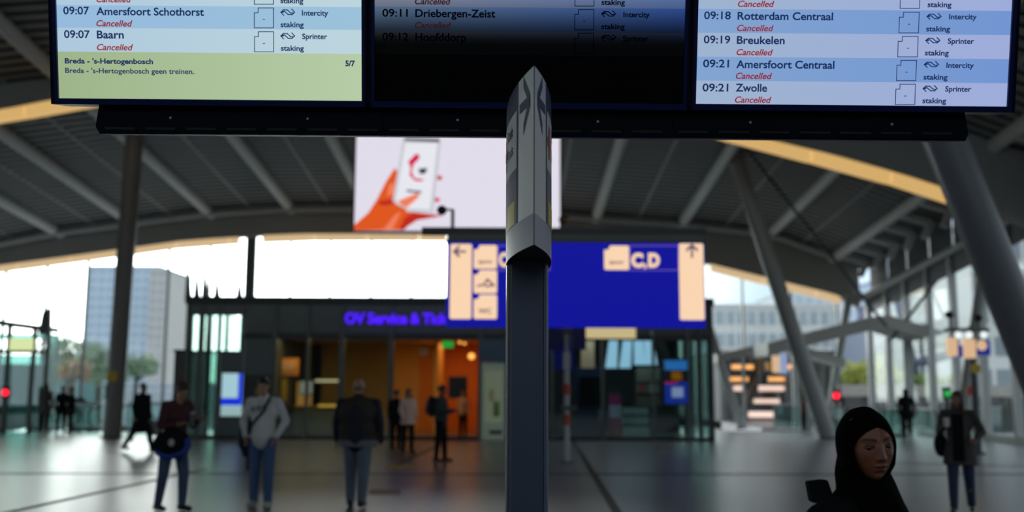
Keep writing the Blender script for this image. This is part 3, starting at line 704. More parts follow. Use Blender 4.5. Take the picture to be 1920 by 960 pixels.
for px in (1795, 1816, 1843): a, z = W_(px, 628); MB().ell((a, -.05, z), (.09, .09, .1), 10).build('globe_lamp', E_('white_globe', (.9, .95, .95), 1.0), t, 'small white lamp')
for px, py in ((1780, 590), (1834, 596)): a, z = W_(px, py); MB().ell((a, 0, z), (.13, .13, .10), 12).build('camera_dome', BLACK, t); MB().tube((a, 0, z), (a, 0, W_(px, 622)[1]), .03, .03, 8).build('camera_stalk', STEEL_D, t)
a, z = W_(1826, 691)
MB().tube((a, -.12, z), (a, -.1, z), .14, .14, 18).build('yellow_disc', mat('yellow_disc', (.55, .36, .01), .5), t, 'round yellow disc')
a, z = W_(1815, 733); MB().box(a-.07, a+.07, -.12, -.02, z-.12, z+.12).build('red_box', RED, t, 'small red box')
# small distant information sign over the passage
YP = 46.8; p = at(1465, 700, 48)
t = thing('passage_sign', 'small lit peach and blue sign hanging before the passage mouth', 'sign', at(1462, 690, 44))
MB().box(-.30, .0, 0, .1, -.2, .55).build('peach_face', PE2, t); MB().box(.02, .35, 0, .1, -.25, .75).build('blue_face', E_('pale_blue_face', (.3, .38, .6), .8), t); MB().box(-.6, -.38, 0, .1, -.1, .25).build('amber_face', E_('amber_face', (.4, .2, .02), .6), t)
MB().bar((0, .05, .55), (0, .05, 1.3), .05).build('hanger', STEEL_D, t)

# ------------------------------------------------------------------ departure displays
BO = Vector((-1.97636, 4.21311, 2.90217)); yaw, tilt, rol = -0.01962464, 0.22130765, -0.01069892
ux = Vector((math.cos(yaw)*math.cos(rol), math.sin(yaw)*math.cos(rol), math.sin(rol)))
n0 = ux.cross(Vector((0, 0, 1))).normalized()
upv = n0.cross(ux).normalized()
if upv.z < 0: upv = -upv
if n0.y > 0: n0 = -n0
uz = (upv*math.cos(tilt) + n0*math.sin(tilt)).normalized(); uy = uz.cross(ux).normalized()
if uy.y < 0: uy = -uy
BM = Matrix(((ux.x, uy.x, uz.x, BO.x), (ux.y, uy.y, uz.y, BO.y), (ux.z, uy.z, uz.z, BO.z), (0, 0, 0, 1)))
def UV(px, py, off=0.0):                                    # point on the display plane (off = behind it)
    d = ray(px, py); q = BO+uy*off; k = (q-CAM).dot(uy)/d.dot(uy); h = CAM+d*k-q
    return h.dot(ux), h.dot(uz)
def board_empty(name, label, cat, u, v=0, group=None):
    t = thing(name, label, cat, group=group); t.matrix_world = BM @ Matrix.Translation((u, 0, v)); return t
INK = mat('screen_ink', (.004, .012, .07), .5, emis=(.006, .028, .13), es=.7)
INKD = mat('screen_ink_dim', (.001, .002, .008), .9, spec=0.0)
REDI = mat('screen_red', (.2, .004, .008), .5, emis=(.33, .012, .02), es=.85)
REDD = mat('screen_red_dim', (.03, .002, .003), .5, emis=(.05, .002, .004), es=.5)
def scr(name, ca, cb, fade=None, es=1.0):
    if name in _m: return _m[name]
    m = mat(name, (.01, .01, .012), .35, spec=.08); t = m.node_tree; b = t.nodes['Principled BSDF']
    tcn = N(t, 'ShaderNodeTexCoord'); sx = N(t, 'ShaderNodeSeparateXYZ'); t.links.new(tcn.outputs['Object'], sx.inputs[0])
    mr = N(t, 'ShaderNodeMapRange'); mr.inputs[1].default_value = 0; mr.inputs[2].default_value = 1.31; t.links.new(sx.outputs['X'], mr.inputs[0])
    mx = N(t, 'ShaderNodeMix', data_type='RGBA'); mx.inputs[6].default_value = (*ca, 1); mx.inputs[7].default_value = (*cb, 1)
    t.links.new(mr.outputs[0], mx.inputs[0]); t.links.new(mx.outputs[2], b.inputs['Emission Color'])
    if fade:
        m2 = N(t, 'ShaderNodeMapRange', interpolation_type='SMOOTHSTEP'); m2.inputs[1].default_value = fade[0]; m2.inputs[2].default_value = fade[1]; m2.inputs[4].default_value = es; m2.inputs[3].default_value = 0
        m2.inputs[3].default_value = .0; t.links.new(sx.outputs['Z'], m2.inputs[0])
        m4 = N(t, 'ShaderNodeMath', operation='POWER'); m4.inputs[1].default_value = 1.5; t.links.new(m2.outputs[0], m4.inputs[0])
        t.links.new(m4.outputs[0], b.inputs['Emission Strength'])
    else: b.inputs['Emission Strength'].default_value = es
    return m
LA1, LA2 = scr('row_blue', (.30, .49, .72), (.33, .53, .70)), scr('row_pale', (.42, .58, .72), (.50, .66, .72))
LG = scr('message_green', (.34, .45, .25), (.46, .60, .38))
RA1, RA2 = scr('row_blue_right', (.22, .37, .63), (.17, .30, .64)), scr('row_pale_right', (.34, .45, .62), (.34, .41, .70))
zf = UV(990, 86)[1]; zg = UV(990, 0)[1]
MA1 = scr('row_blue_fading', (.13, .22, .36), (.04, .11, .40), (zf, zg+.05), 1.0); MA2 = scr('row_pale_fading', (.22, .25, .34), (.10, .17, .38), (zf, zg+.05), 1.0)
SCRK = mat('screen_black', (.003, .003, .003), .3, spec=.08)
NAVF = mat('display_frame_navy', (.005, .011, .075), .4, spec=.15); NAVD = mat('display_side_navy', (.002, .004, .016), .4, spec=.1)
def display(label, X0, X1, yb0, yb1, fr, bands, rows, y_lo):
    uL, vL = UV(X0, yb0); uR, vR = UV(X1, yb1); Wd = uR-uL; v0 = (vL+vR)/2
    t = board_empty('departure_display', label, 'screen', uL, v0, 'station departure displays')
    Hs = .74
    def P(px, py): a, b_ = UV(px, py); return a-uL, b_-v0
    l, r_, bt = fr                                           # frame widths
    MB().box(-l, Wd+r_, .012, .16, -bt, Hs+bt).build('housing', NAVD, t)
    MB().box(0, Wd, .004, .012, 0, Hs).build('screen_glass', SCRK, t)
    f = MB(); f.box(-l, 0, -.012, .012, -bt, Hs+bt); f.box(Wd, Wd+r_, -.012, .012, -bt, Hs+bt); f.box(0, Wd, -.012, .012, -bt, 0); f.box(0, Wd, -.012, .012, Hs, Hs+bt)
    f.build('bezel', NAVF, t)
    MB().box(-l-.003, -l+.006, -.016, .14, -bt, Hs+bt).build('side_trim', NAVD, t); MB().box(Wd+r_-.006, Wd+r_+.003, -.016, .14, -bt, Hs+bt).build('side_trim', NAVD, t)
    vs = [None]*len(bands)
    for (py0, py1, m, nm) in bands:                          # py at mid-screen, top then bottom
        xm = (X0+X1)/2
        z1 = P(xm, py0)[1]; z0 = P(xm, py1)[1] if py1 < 180 else 0.0
        MB().box(0, Wd, .0, .004, max(0, z0), min(Hs, z1)).build(nm, m, t)
    # further rows above the frame edge carry on the same stripes
    for (px, py, px1, cap, s, m, bold, sh, nm) in rows:
        a, b_ = P(px, py); c, _ = P(px1, py); _, d = P(px, py-cap)
        text(t, nm, s, m, a, b_, c-a, d-b_, y=-.0015, bold=bold, shear=sh)
    return t, P
def rowset(t, P, yB, ink, box, dashy, logo, rowtext):
    pass
def box_icon(t, P, x0, y0, x1, y1, m, xs=0):
    nx = x0+(x1-x0)*.2; ny = y0+(y1-y0)*.24
    pts = [(nx+xs, y0), (x1+xs, y0), (x1, y1), (x0, y1), (x0+xs*.7, ny), (nx+xs*.7, ny)]
    pb_ = strokes([P(*q) for q in pts], .0032, -.001, True).build('platform_box', m, t)
    cx, cy = (x0+x1)/2+xs*.4, y0+(y1-y0)*.58
    if cy > 0: strokes([P(cx-1.6, cy), P(cx+1.6, cy)], .003, -.001).build('dash', m, pb_)
def logo_icon(t, P, x0, y0, x1, y1, m):
    def L(u, v): return P(x0+(x1-x0)*u, y1-(y1-y0)*v)
    b = MB()
    for q in ([(0, .5), (.18, .85), (.47, .85), (.72, .38), (.86, .38)], [(0, .5), (.12, .5), (.18, .5)], [(1, .5), (.82, .15), (.53, .15), (.28, .62), (.14, .62)], [(.8, .95), (1, .5), (.8, .12)], [(.2, .05), (0, .5), (.2, .88)]):
        c = strokes([L(*p_) for p_ in q], .0042, -.001); b.add(c.v, c.f)
    b.build('railway_logo', m, t)
def rows_text(items):
    return items
def row_block(off, rows, ink, red):
    out_ = []
    for r_ in rows:
        if r_.get('time'):
            a, c, bl = r_['time'][1:]; out_.append((a, bl, c, 15, r_['time'][0], ink, .018, 0, 'time_text'))
            s, a, c, bl = r_['dest']; out_.append((a, bl, c, 15, s, ink, .022, 0, 'destination_text'))
            s, a, c, bl = r_['kind']; out_.append((a, bl, c, 10.3, s, ink, .026, 0, 'train_type_text'))
        if 'can' not in r_: continue
        a, c, bl = r_['can']; out_.append((a, bl, c, 12, 'Cancelled', red, .020, .25, 'cancelled_text'))
        if r_.get('stk'): a, c, bl = r_['stk']; out_.append((a, bl, c, 10.3, 'staking', ink, .026, 0, 'reason_text'))
    return out_
# left
Lrows = [dict(can=(181, 246.7, 4), stk=(526, 569, 6)),
         dict(time=('09:07', 119, 167.7, 26.7), dest=('Amersfoort Schothorst', 181, 382.7, 28), kind=('Intercity', 566, 615.7, 29), can=(181, 248.7, 49.3), stk=(526.3, 569.7, 50.7)),
         dict(time=('09:07', 120.5, 169, 71), dest=('Baarn', 182, 232.5, 71.7), kind=('Sprinter', 566.7, 613.7, 73), can=(182, 249.7, 94), stk=(526.7, 570, 95))]
tx = row_block(0, Lrows, INK, REDI)
tx += [(122, 118.7, 287.3, 10, "Breda - 's-Hertogenbosch", INK, .032, 0, 'message_text'), (122.7, 136.7, 364.3, 10, "Breda - 's-Hertogenbosch geen treinen.", INK, .018, 0, 'message_text'), (647.7, 123.7, 665.7, 10.5, '5/7', INK, .04, 0, 'page_text')]
tL, P = display('left departure display with blue rows and a pale green message field', 111, 679, 184, 190, (.026, .021, .026),
    [(-140, -76, LA2, 'row_band'), (-76, -32, LA1, 'row_band'), (-32, 11.5, LA2, 'row_band'), (11.5, 54, LA1, 'row_band'), (54, 99, LA2, 'row_band'), (99, 200, LG, 'message_field')], tx, 184)
for (x0_, y0_, x1_, y1_) in ((477, -29, 512.7, 8), (477, 15, 512.7, 52.3), (477.3, 59.7, 513, 97.3)): box_icon(tL, P, x0_, y0_, x1_, y1_, INK)
for (a, b_) in ((16.7, 29.3), (61.3, 73.6)): logo_icon(tL, P, 526.7, a, 552.4, b_, INK)
# middle
Mrows = [dict(can=(778, 845.3, 8), stk=(1127.7, 1171.7, 9)),
         dict(time=('09:11', 717, 764.7, 31), dest=('Driebergen-Zeist', 778.7, 928.7, 31.7), kind=('Intercity', 1168.7, 1218.3, 32), can=(778, 845.7, 52.7), stk=(1127.3, 1171.3, 54.3)),
         dict(time=('09:12', 717, 765.7, 75.7), dest=('Hoofddorp', 778.7, 874, 76.3), kind=('Sprinter', 1167.7, 1215.7, 77))]
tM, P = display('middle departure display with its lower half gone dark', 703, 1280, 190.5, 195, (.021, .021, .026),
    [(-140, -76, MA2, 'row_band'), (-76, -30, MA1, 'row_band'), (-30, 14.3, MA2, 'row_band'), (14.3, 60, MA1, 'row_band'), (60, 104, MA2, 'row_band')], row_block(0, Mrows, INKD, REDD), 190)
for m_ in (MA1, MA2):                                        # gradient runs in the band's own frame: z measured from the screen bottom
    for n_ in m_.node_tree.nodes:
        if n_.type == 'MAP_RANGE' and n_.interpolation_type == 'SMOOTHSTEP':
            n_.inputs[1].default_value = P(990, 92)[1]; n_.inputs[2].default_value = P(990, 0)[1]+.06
for (x0_, y0_, x1_, y1_) in ((1078, -26, 1113.7, 11.3), (1077.7, 18, 1113.3, 56), (1077.5, 62.3, 1113, 100)): box_icon(tM, P, x0_, y0_, x1_, y1_, INKD)
for (a, b_) in ((20, 32), (64.5, 76.5)): logo_icon(tM, P, 1128, a, 1154.3, b_, INKD)
# right
Rrows = [dict(can=(1383.3, 1451.7, 12.7), stk=(1738.7, 1783.7, 13.3)),
         dict(time=('09:18', 1320, 1370, 35.7), dest=('Rotterdam Centraal', 1382.7, 1561.7, 36.7), kind=('Intercity', 1779, 1831, 36), can=(1381.7, 1450.3, 58), stk=(1736, 1781, 58.7)),
         dict(time=('09:19', 1319.3, 1369, 81), dest=('Breukelen', 1381.3, 1471, 82), kind=('Sprinter', 1776.7, 1826, 81.7), can=(1380.7, 1449, 103.3), stk=(1733.7, 1778.7, 103.7)),
         dict(time=('09:21', 1318, 1366.7, 126), dest=('Amersfoort Centraal', 1380.3, 1564.3, 127.3), kind=('Intercity', 1774, 1825.7, 127), can=(1379.3, 1447.3, 147.7), stk=(1731.3, 1776.3, 149)),
         dict(time=('09:21', 1317, 1365.3, 171), dest=('Zwolle', 1379, 1438, 171.3), kind=('Sprinter', 1771.7, 1820.7, 171.5), can=(1377.7, 1446, 192.3), stk=(1729, 1773.7, 193.3))]
tR, P = display('right departure display filled with blue rows down to its bottom edge', 1304, 1887, 195, 200, (.021, .026, .026),
    [(-140, -72, RA2, 'row_band'), (-72, -26, RA1, 'row_band'), (-26, 18.5, RA2, 'row_band'), (18.5, 63.5, RA1, 'row_band'), (63.5, 108.5, RA2, 'row_band'), (108.5, 153.5, RA1, 'row_band'), (153.5, 200, RA2, 'row_band')], row_block(0, Rrows, INK, REDI), 195)
for (x0_, y0_, x1_, y1_, s_) in ((1687.5, -22, 1724, 15.7, 1), (1685.3, 23, 1722, 61.7, 1.4), (1683, 68.3, 1720, 106.7, 1.4), (1680.7, 113.3, 1717, 151.3, 1.4), (1678.7, 158, 1715, 196, 1.4)): box_icon(tR, P, x0_, y0_, x1_, y1_, INK, s_)
for (x, a, b_) in ((1738, 25, 36.7), (1735.7, 70, 82), (1733, 115, 127), (1730.7, 160, 172)): logo_icon(tR, P, x, a, x+26.4, b_, INK)
# service ducts under the displays
DUCT = mat('duct_black', (.003, .004, .009), .5, spec=.1)
segs = [(186.7, 197, 179, 237, 187, 251, 719, 202, 254), None]
def duct(label, poly, nb, slots):
    t = board_empty('cable_duct', label, 'duct', 0, 0)
    q = [UV(a, b_, .03) for a, b_ in poly]
    MB().prism([(u, .03, v) for u, v in q], (0, .20, 0)).build('body', DUCT, t)
    for (bx, by) in nb:
        u, v = UV(bx, by, .03); MB().tube((u, .03, v), (u, .024, v), .006, .005, 10).build('bolt', STEEL_L, t, 'small steel bolt')
    for (sx, sy) in slots:
        u, v = UV(sx, sy, .03); MB().box(u-.065, u+.065, .026, .031, v-.006, v+.004).build('vent_slot', BLACK, t)
        MB().box(u-.075, u+.075, .022, .031, v-.026, v-.012).build('drip_lip', NAVD, t)
def Yl(x, y0, y1): return y0+(y1-y0)*(x-180)/1635
duct('long black cable duct under the left departure display', [(186.7, 192), (179, 237), (187, 251), (717.5, 255), (717.5, 192)], [(320, 221), (577, 222.5)], [(x, Yl(x, 240, 250)) for x in range(225, 700, 76)])
duct('long black cable duct under the middle departure display', [(719.5, 194), (719.5, 255), (1261, 259), (1261, 198)], [(858, 225), (1121, 228)], [(x, Yl(x, 240, 250)) for x in range(757, 1240, 76)])
duct('long dark navy cable duct under the right departure display', [(1263, 200), (1263, 259), (1810, 264.5), (1816, 252), (1808, 206)], [(1407, 229.5), (1672, 233)], [(x, Yl(x, 240, 250)) for x in range(1300, 1790, 76)])
# rail that carries the displays from the roof
cr_ = board_empty('carrier_rail', 'dark rail and hanger poles carrying the departure displays from above', 'rail', 0, 0)
MB().box(-.05, 4.1, .23, .33, .45, .55).build('rail', STEEL_D, cr_)
MB().box(-.05, 4.1, .17, .33, .1, .16).build('rail', STEEL_D, cr_)
for u in (.5, 2.05, 3.6): MB().box(u-.04, u+.04, .33, .41, .05, 8.5).build('hanger_pole', STEEL_D, cr_)

# ------------------------------------------------------------------ foreground pole
yP = 3.75; p = at(988, 700, yP)
t = thing('sign_pole', 'tall dark blue grey metal pole in the centre foreground', 'pole', (p.x, yP, 0))
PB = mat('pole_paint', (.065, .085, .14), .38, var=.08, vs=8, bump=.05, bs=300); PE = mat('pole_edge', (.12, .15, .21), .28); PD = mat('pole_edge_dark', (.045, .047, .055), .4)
hw = (at(1027.5, 700, yP).x-at(949, 700, yP).x)/2; zt_ = at(990, 500, yP).z+.6
prof_ = []
def extr(pts, name, m, lab=None):
    MB().prism([(x, y, 0) for x, y in pts], (0, 0, zt_)).build(name, m, t, lab)
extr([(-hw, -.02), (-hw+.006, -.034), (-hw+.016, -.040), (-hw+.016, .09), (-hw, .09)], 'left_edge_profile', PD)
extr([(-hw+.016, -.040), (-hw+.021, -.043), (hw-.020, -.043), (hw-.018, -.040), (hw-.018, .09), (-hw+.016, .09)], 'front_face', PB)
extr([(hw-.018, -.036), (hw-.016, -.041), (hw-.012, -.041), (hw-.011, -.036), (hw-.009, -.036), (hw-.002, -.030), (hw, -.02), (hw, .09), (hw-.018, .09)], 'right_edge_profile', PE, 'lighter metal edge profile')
extr([(-hw-.0015, .0), (-hw, -.022), (-hw+.001, -.022), (-hw+.001, .0)], 'edge_highlight', mat('bright_highlight', (.6, .62, .66), .25), 'bright thin edge highlight')  # specular edge line painted as a bright strip
extr([(hw+.0012, .0), (hw, -.022), (hw-.0005, -.022), (hw-.0005, .0)], 'edge_highlight', mat('bright_highlight', (.6, .62, .66), .25), 'bright thin edge highlight')
MB().box(-.16, .16, -.14, .2, 0, .02).build('base_plate', STEEL_D, t)
# pointed flag sign wrapped round the pole
zS = lambda py, Y: at(1000, py, Y).z
zb, ztp = zS(452, 3.2), zS(124, 3.2)
tipx = at(1001.5, 300, 3.2).x; L_ = 1.10; th = .083
ax = Vector((p.x+.003-tipx, .55)).normalized() if False else Vector((p.x+.004-tipx, .55)); ax.normalize(); nx_ = Vector((ax.y, -ax.x))
s2 = thing('flag_sign', 'pointed white and blue direction sign wrapped round the central pole', 'sign', (tipx, 3.2, zb))
def lens(d, side):                                            # local xy on the lens outline
    w = th*(1-((L_/2-d)/(L_/2))**2) if 0 <= d <= L_ else 0
    q = ax*d + nx_*w*side; return (q.x, q.y)
H = ztp-zb
GRAY = mat('sign_cover_white', (.80, .785, .75), .42, spec=.4)
tt = GRAY.node_tree; bb = tt.nodes['Principled BSDF']; tcn = N(tt, 'ShaderNodeTexCoord'); wv = N(tt, 'ShaderNodeTexWave', bands_direction='Z'); wv.inputs['Scale'].default_value = 110
tt.links.new(tcn.outputs['Object'], wv.inputs['Vector']); bp = N(tt, 'ShaderNodeBump'); bp.inputs['Strength'].default_value = .25; bp.inputs['Distance'].default_value = .002
tt.links.new(wv.outputs['Fac'], bp.inputs['Height']); tt.links.new(bp.outputs[0], bb.inputs['Normal'])
LAV = mat('sign_grey_band', (.33, .33, .40), .42); NVS = mat('sign_navy', (.008, .010, .07), .5); SWH = mat('sign_white_field', (.70, .71, .70), .42); SGB = mat('sign_blue_grey', (.10, .115, .19), .42); SYE = mat('sign_yellow', (.75, .56, .02), .42); SRD = mat('sign_red', (.45, .03, .02), .4)
def skin_(name, d0, d1, z0, z1, side, m, off=0.0, lab=None, n=10):
    b = MB(); rs = []
    for i in range(n+1):
        d = d0+(d1-d0)*i/n; x, y = lens(d, side); q = nx_*side*off
        rs.append([(x+q.x, y+q.y, z0), (x+q.x, y+q.y, z1)])
    b.rings(rs, closed=False)
    o = b.build(name, m, s2, lab); return o
def solid():
    n = 24; P_ = [lens(L_*i/n, 1) for i in range(n+1)] + [lens(L_*i/n, -1) for i in range(n-1, 0, -1)]
    b = MB(); b.add([(x, y, 0.002) for x, y in P_]+[(x, y, H) for x, y in P_], [list(range(len(P_)))[::-1], list(range(len(P_), 2*len(P_)))]+[(k, (k+1) % len(P_), len(P_)+(k+1) % len(P_), len(P_)+k) for k in range(len(P_))], 0, False)
    return b
b = solid(); b.build('sign_body', mat('sign_under_black', (.01, .01, .01), .6), s2)
b = MB()                                                       # rim that stands proud around the bottom
for sd in (1, -1):
    skin_('cover', 0, L_, -.012, .092, sd, LAV, .002, 'grey lavender lower band' if sd == 1 else 'grey lavender lower band', 24)
    skin_('front_cover', 0, .18, .092, H, sd, GRAY, .002)
    skin_('blue_cover', .18, L_, .092, H, sd, NVS, .002, 'navy side cover')
    skin_('text_field', .205, .56, .29, .495, sd, SWH, .003, 'white text field')
    skin_('blue_grey_field', .205, .70, .092, .29, sd, SGB, .003)
    skin_('yellow_field', .235, .40 if sd == -1 else .42, .095, .178, sd, SYE, .004, 'yellow field')
def tip_frame(side):
    x1_, y1_ = lens(.17, side); v = Vector((x1_, y1_)); return v.normalized()
# arrows on both front covers, following the curve
for sd in (1, -1):
    b = MB(); zc = H-.105
    def q_(u, v):
        x, y = lens(.0+u, sd); k = nx_*sd*.0035; return (x+k.x, y+k.y, v)
    def band(u0, z0, u1, z1, w):
        n = 4; rs = []
        for i in range(n+1):
            u = u0+(u1-u0)*i/n; z = z0+(z1-z0)*i/n; rs.append([q_(u, z-w), q_(u, z+w)])
        b.rings(rs, closed=False)
    band(.108, zc+.085, .032, zc, .021); band(.032, zc, .108, zc-.085, .021); band(.045, zc, .160, zc, .017)
    b.build('arrow', NVS, s2, 'navy arrow')
# red cross and wording on the sides
for sd, u0_ in ((1, .245), (-1, .46)):
    b = MB()
    for (a, c, z0, z1) in ((u0_, u0_+.03, .33, .45), (u0_-.03, u0_+.06, .372, .408)):
        n = 3; rs = []
        for i in range(n+1):
            x, y = lens(a+(c-a)*i/n, sd); k = nx_*sd*.005; rs.append([(x+k.x, y+k.y, z0), (x+k.x, y+k.y, z1)])
        b.rings(rs, closed=False)
    b.build('red_cross', SRD, s2, 'red cross')
for sd, words in ((1, ('Rode', 'Kruis')), (-1, ('Rode', 'Kruis'))):
    for i, wd_ in enumerate(words):
        me, w0 = textmesh(wd_, .004, 0, 0, INKD)
        me2 = me.copy(); n = len(me2.vertices); a = np.zeros(n*3); me2.vertices.foreach_get('co', a); a = a.reshape(-1, 3)
        wl = .13; u = a[:, 0]/w0*wl
        dd = .40-u if sd == -1 else .35+u
        c_ = []
        for uu_, zz_ in zip(dd, a[:, 2]):
            x, y = lens(float(uu_), sd); k = nx_*sd*.005; c_.append((x+k.x, y+k.y, .42-.07*i+float(zz_)*.045))
        me2.vertices.foreach_set('co', np.array(c_).ravel()); me2.update(); obj('lettering', me2, s2)
# stitched front seam
MB().bar((0, -.002, -.012), (0, -.002, H), .004, .004).build('front_seam', mat('seam', (.12, .12, .14), .6), s2)

# ------------------------------------------------------------------ escalators, balustrades, signal posts
HR = mat('handrail_black', (.012, .012, .014), .35)
def balustrade(label, a, b, group=None):
    a = Vector((a.x, a.y, 0)); b = Vector((b.x, b.y, 0)); t = thing('glass_balustrade', label, 'balustrade', a, math.atan2(b.y-a.y, b.x-a.x)); L = (b-a).length; n = max(1, round(L/1.5))
    for i in range(n):
        MB().box(L*i/n+.03, L*(i+1)/n-.03, -.01, .01, .08, 1.02).build('glass_panel', BALGLASS, t)
    for i in range(n+1): MB().box(L*i/n-.02, L*i/n+.02, -.03, .03, 0, 1.05).build('post', STEEL_D, t)
    MB().tube((0, 0, 1.07), (L, 0, 1.07), .035, .035, 10).build('handrail', STEEL_L, t); MB().box(0, L, -.05, .05, 0, .08).build('kerb', STEEL_L, t)
    return t
def escalator(label, x, y, group):
    t = thing('escalator', label, 'escalator', (x, y, 0), group=group)
    for s in (-1, 1):
        xx = s*.62; b = MB(); pts = []
        for k in range(13): an = R(90+k*15); pts.append(Vector((xx, .35+.42*math.cos(an), .58+.42*math.sin(an))))
        top = [Vector((xx, 1.6, 1.0)), Vector((xx, 4.4, -.6))]
        b.path([top[1], top[0]]+pts, .045, 8); b.build('handrail', HR, t)
        MB().prism([(xx-.01, .15, .12), (xx-.01, .02, .55), (xx-.01, .15, .9), (xx-.01, .5, .96), (xx-.01, 1.6, .96), (xx-.01, 4.4, -.64), (xx-.01, 4.4, -1.2), (xx-.01, 1.4, .10)], (.02, 0, 0)).build('glass_side', BALGLASS, t)
        MB().prism([(xx-.09, -.1, 0), (xx-.09, -.1, .16), (xx-.09, 1.5, .16), (xx-.09, 4.4, -1.45), (xx-.09, 4.4, -1.8), (xx-.09, 1.3, -.1)], (.18, 0, 0)).build('skirt', STEEL_D, t)
        MB().ell((xx, -.06, .12), (.05, .03, .05), 10).build('comb_light', E_('comb_light', (.62, .60, 1.0), 2.2), t, 'small violet white light')
    for k in range(9):
        yy = .4+k*.42; z = min(.0, -(yy-1.2)*.56)-.03
        MB().box(-.52, .52, yy, yy+.42, z-.2, z).build('step', STEEL_D, t)
    return t
ye = onfloor(110, 812).y+2.2
for i, px in enumerate((36, 113, 205)): escalator(['leftmost of three escalators by the left end window', 'middle of three escalators at the left end window', 'escalator right behind the tall left column'][i], at(px, 800, ye).x, ye-.4, 'escalators at the left window')
balustrade('glass balustrade with rail between the far left escalators', at(128, 800, ye-.2), at(186, 800, ye-.2))
balustrade('glass balustrade right of the tall left column', at(238, 800, ye-.2), at(318, 800, ye-.2))
balustrade('glass balustrade at the left edge of the photo', at(-60, 800, ye-.2), at(25, 800, ye-.2))
yr = onfloor(1740, 822).y
escalator('escalator descending behind the girl with dark hood at right', at(1732, 800, yr).x, yr+.3, None)
balustrade('long glass balustrade running toward the hooded figure at right', at(1560, 800, yr+.8), at(1690, 800, yr+.8))
yq = onfloor(1500, 806).y
balustrade('glass balustrade in front of the dark passage', at(1452, 800, yq), at(1552, 800, yq))
balustrade('glass balustrade right of the descending escalator', at(1768, 800, yr+.8), at(1880, 800, yr+.8))
SIG_R = E_('signal_red', (1.0, .01, .03), 3.0); SIG_G = E_('signal_green', (.01, .8, .08), 2.2)
for (px, py, m, nm, lb, Y) in ((10, 736, SIG_R, 'red', 'red signal light on a dark post at the left edge', 37), (203, 736, SIG_G, 'green', 'green signal light on a post by the tall left column', 37.5), (1568, 742, SIG_R, 'red', 'red signal light on a post right of the leaning column', 37), (1776, 738, mat('signal_green_dim', (.01, .3, .05), .4, emis=(.02, .6, .1), es=.6), 'green', 'green signal light on a post behind the long haired woman', 34)):
    p = at(px, py, Y); t = thing('signal_post', lb, 'signal light', (p.x, Y, 0))
    MB().box(-.08, .08, 0, .1, 0, p.z+.2).build('post', STEEL_D, t); MB().tube((0, -.03, p.z), (0, 0, p.z), .11, .11, 18).build('signal_lens', m, t, nm+' lens'); MB().box(-.14, .14, 0, .12, p.z-.2, p.z+.22).build('signal_head', BLACK, t)
bk = thing('white_bench', 'low white bench or kerb block by the right glazing', 'bench', at(1884, 812, 33.5)*1.0); bk.location.z = 0
MB().box(-.42, .42, -.2, .2, .08, .26).build('slab', mat('white_bench', (.7, .7, .68), .5), bk); MB().box(-.35, .35, -.12, .12, 0, .08).build('foot', STEEL_D, bk)

# ------------------------------------------------------------------ outside
GZ = -7.0
GR = mat('street_ground', (.34, .34, .33), .8, var=.2, vs=.02)
g = struct(MB().box(-500, 500, 46.4, 900, GZ-.3, GZ).build('ground', GR))
MB().box(-500, -33, -200, 46.4, GZ-.3, GZ).build('ground_side', GR, g); MB().box(17, 500, -200, 46.4, GZ-.3, GZ).build('ground_side', GR, g)
def building(name, label, px0, px1, py_top, Y, D, col, gcol, floors, bays, rough=.5, group=None):
    a, c = at(px0, py_top, Y), at(px1, py_top, Y); Wd = c.x-a.x; H_ = a.z-GZ; cx = (a.x+c.x)/2
    t = thing(name, label, 'building', (cx, Y, GZ), group=group); wm = mat(name+label[:12], col, .7, var=.06, vs=.1); gm = mat('g'+label[:12], gcol, rough)
    MB().box(-Wd/2, Wd/2, 0, D, 0, H_).build('wall', wm, t); fh = H_/floors; bw = Wd/bays
    MB().box(-Wd/2-.2, Wd/2+.2, -.2, D, H_, H_+fh*.12).build('roof_parapet', wm, t)
    me = MB().box(-bw*.36, bw*.36, -.06, .05, fh*.22, fh*.80).mesh('window', gm)
    k = 0
    for f in range(floors):
        for b_ in range(bays):
            o = obj('window', me, t); o.location = (-Wd/2+bw*(b_+.5), -.02, f*fh)
    return t
building('office_tower', 'tall pale blue office tower beyond the left window', 168, 300, 500, 260, 24, (.66, .76, .86), (.48, .60, .75), 17, 8, .3)
building('office_tower', 'slim brownish flank tower right of the pale blue tower', 282, 312, 506, 250, 20, (.68, .64, .60), (.5, .52, .56), 17, 2)
building('low_building', 'long low pale building seen under the trees at left', 98, 345, 722, 118, 14, (.72, .76, .82), (.6, .64, .7), 3, 16)
building('low_building', 'distant teal building at the left photo edge', -80, 88, 690, 100, 14, (.12, .25, .25), (.06, .16, .16), 3, 10)
building('office_block', 'long pale office block with rows of windows beyond the leaning column', 1300, 1575, 575, 120, 20, (.88, .87, .84), (.45, .52, .58), 7, 14)
building('office_block', 'taller pale block behind the long office block', 1470, 1640, 548, 170, 20, (.80, .84, .88), (.55, .66, .75), 10, 9)
building('office_block', 'dark blue grey glass block right of the corner column', 1636, 1668, 600, 95, 12, (.20, .24, .32), (.08, .11, .18), 8, 3)
building('office_block', 'dark slate glass block beyond the bent canopy', 1696, 1742, 560, 100, 14, (.16, .18, .26), (.06, .08, .14), 9, 4)
building('office_block', 'pale cream tower beyond the hanging signs', 1760, 1800, 430, 112, 14, (.70, .64, .55), (.25, .28, .32), 13, 3)
building('office_block', 'pale blue tower left of the cream tower', 1668, 1700, 520, 130, 14, (.36, .46, .60), (.12, .18, .28), 11, 3)
building('apartment_block', 'white apartment block with long bands at the right photo edge', 1815, 2150, 440, 86, 9, (.80, .80, .78), (.28, .32, .36), 8, 10)
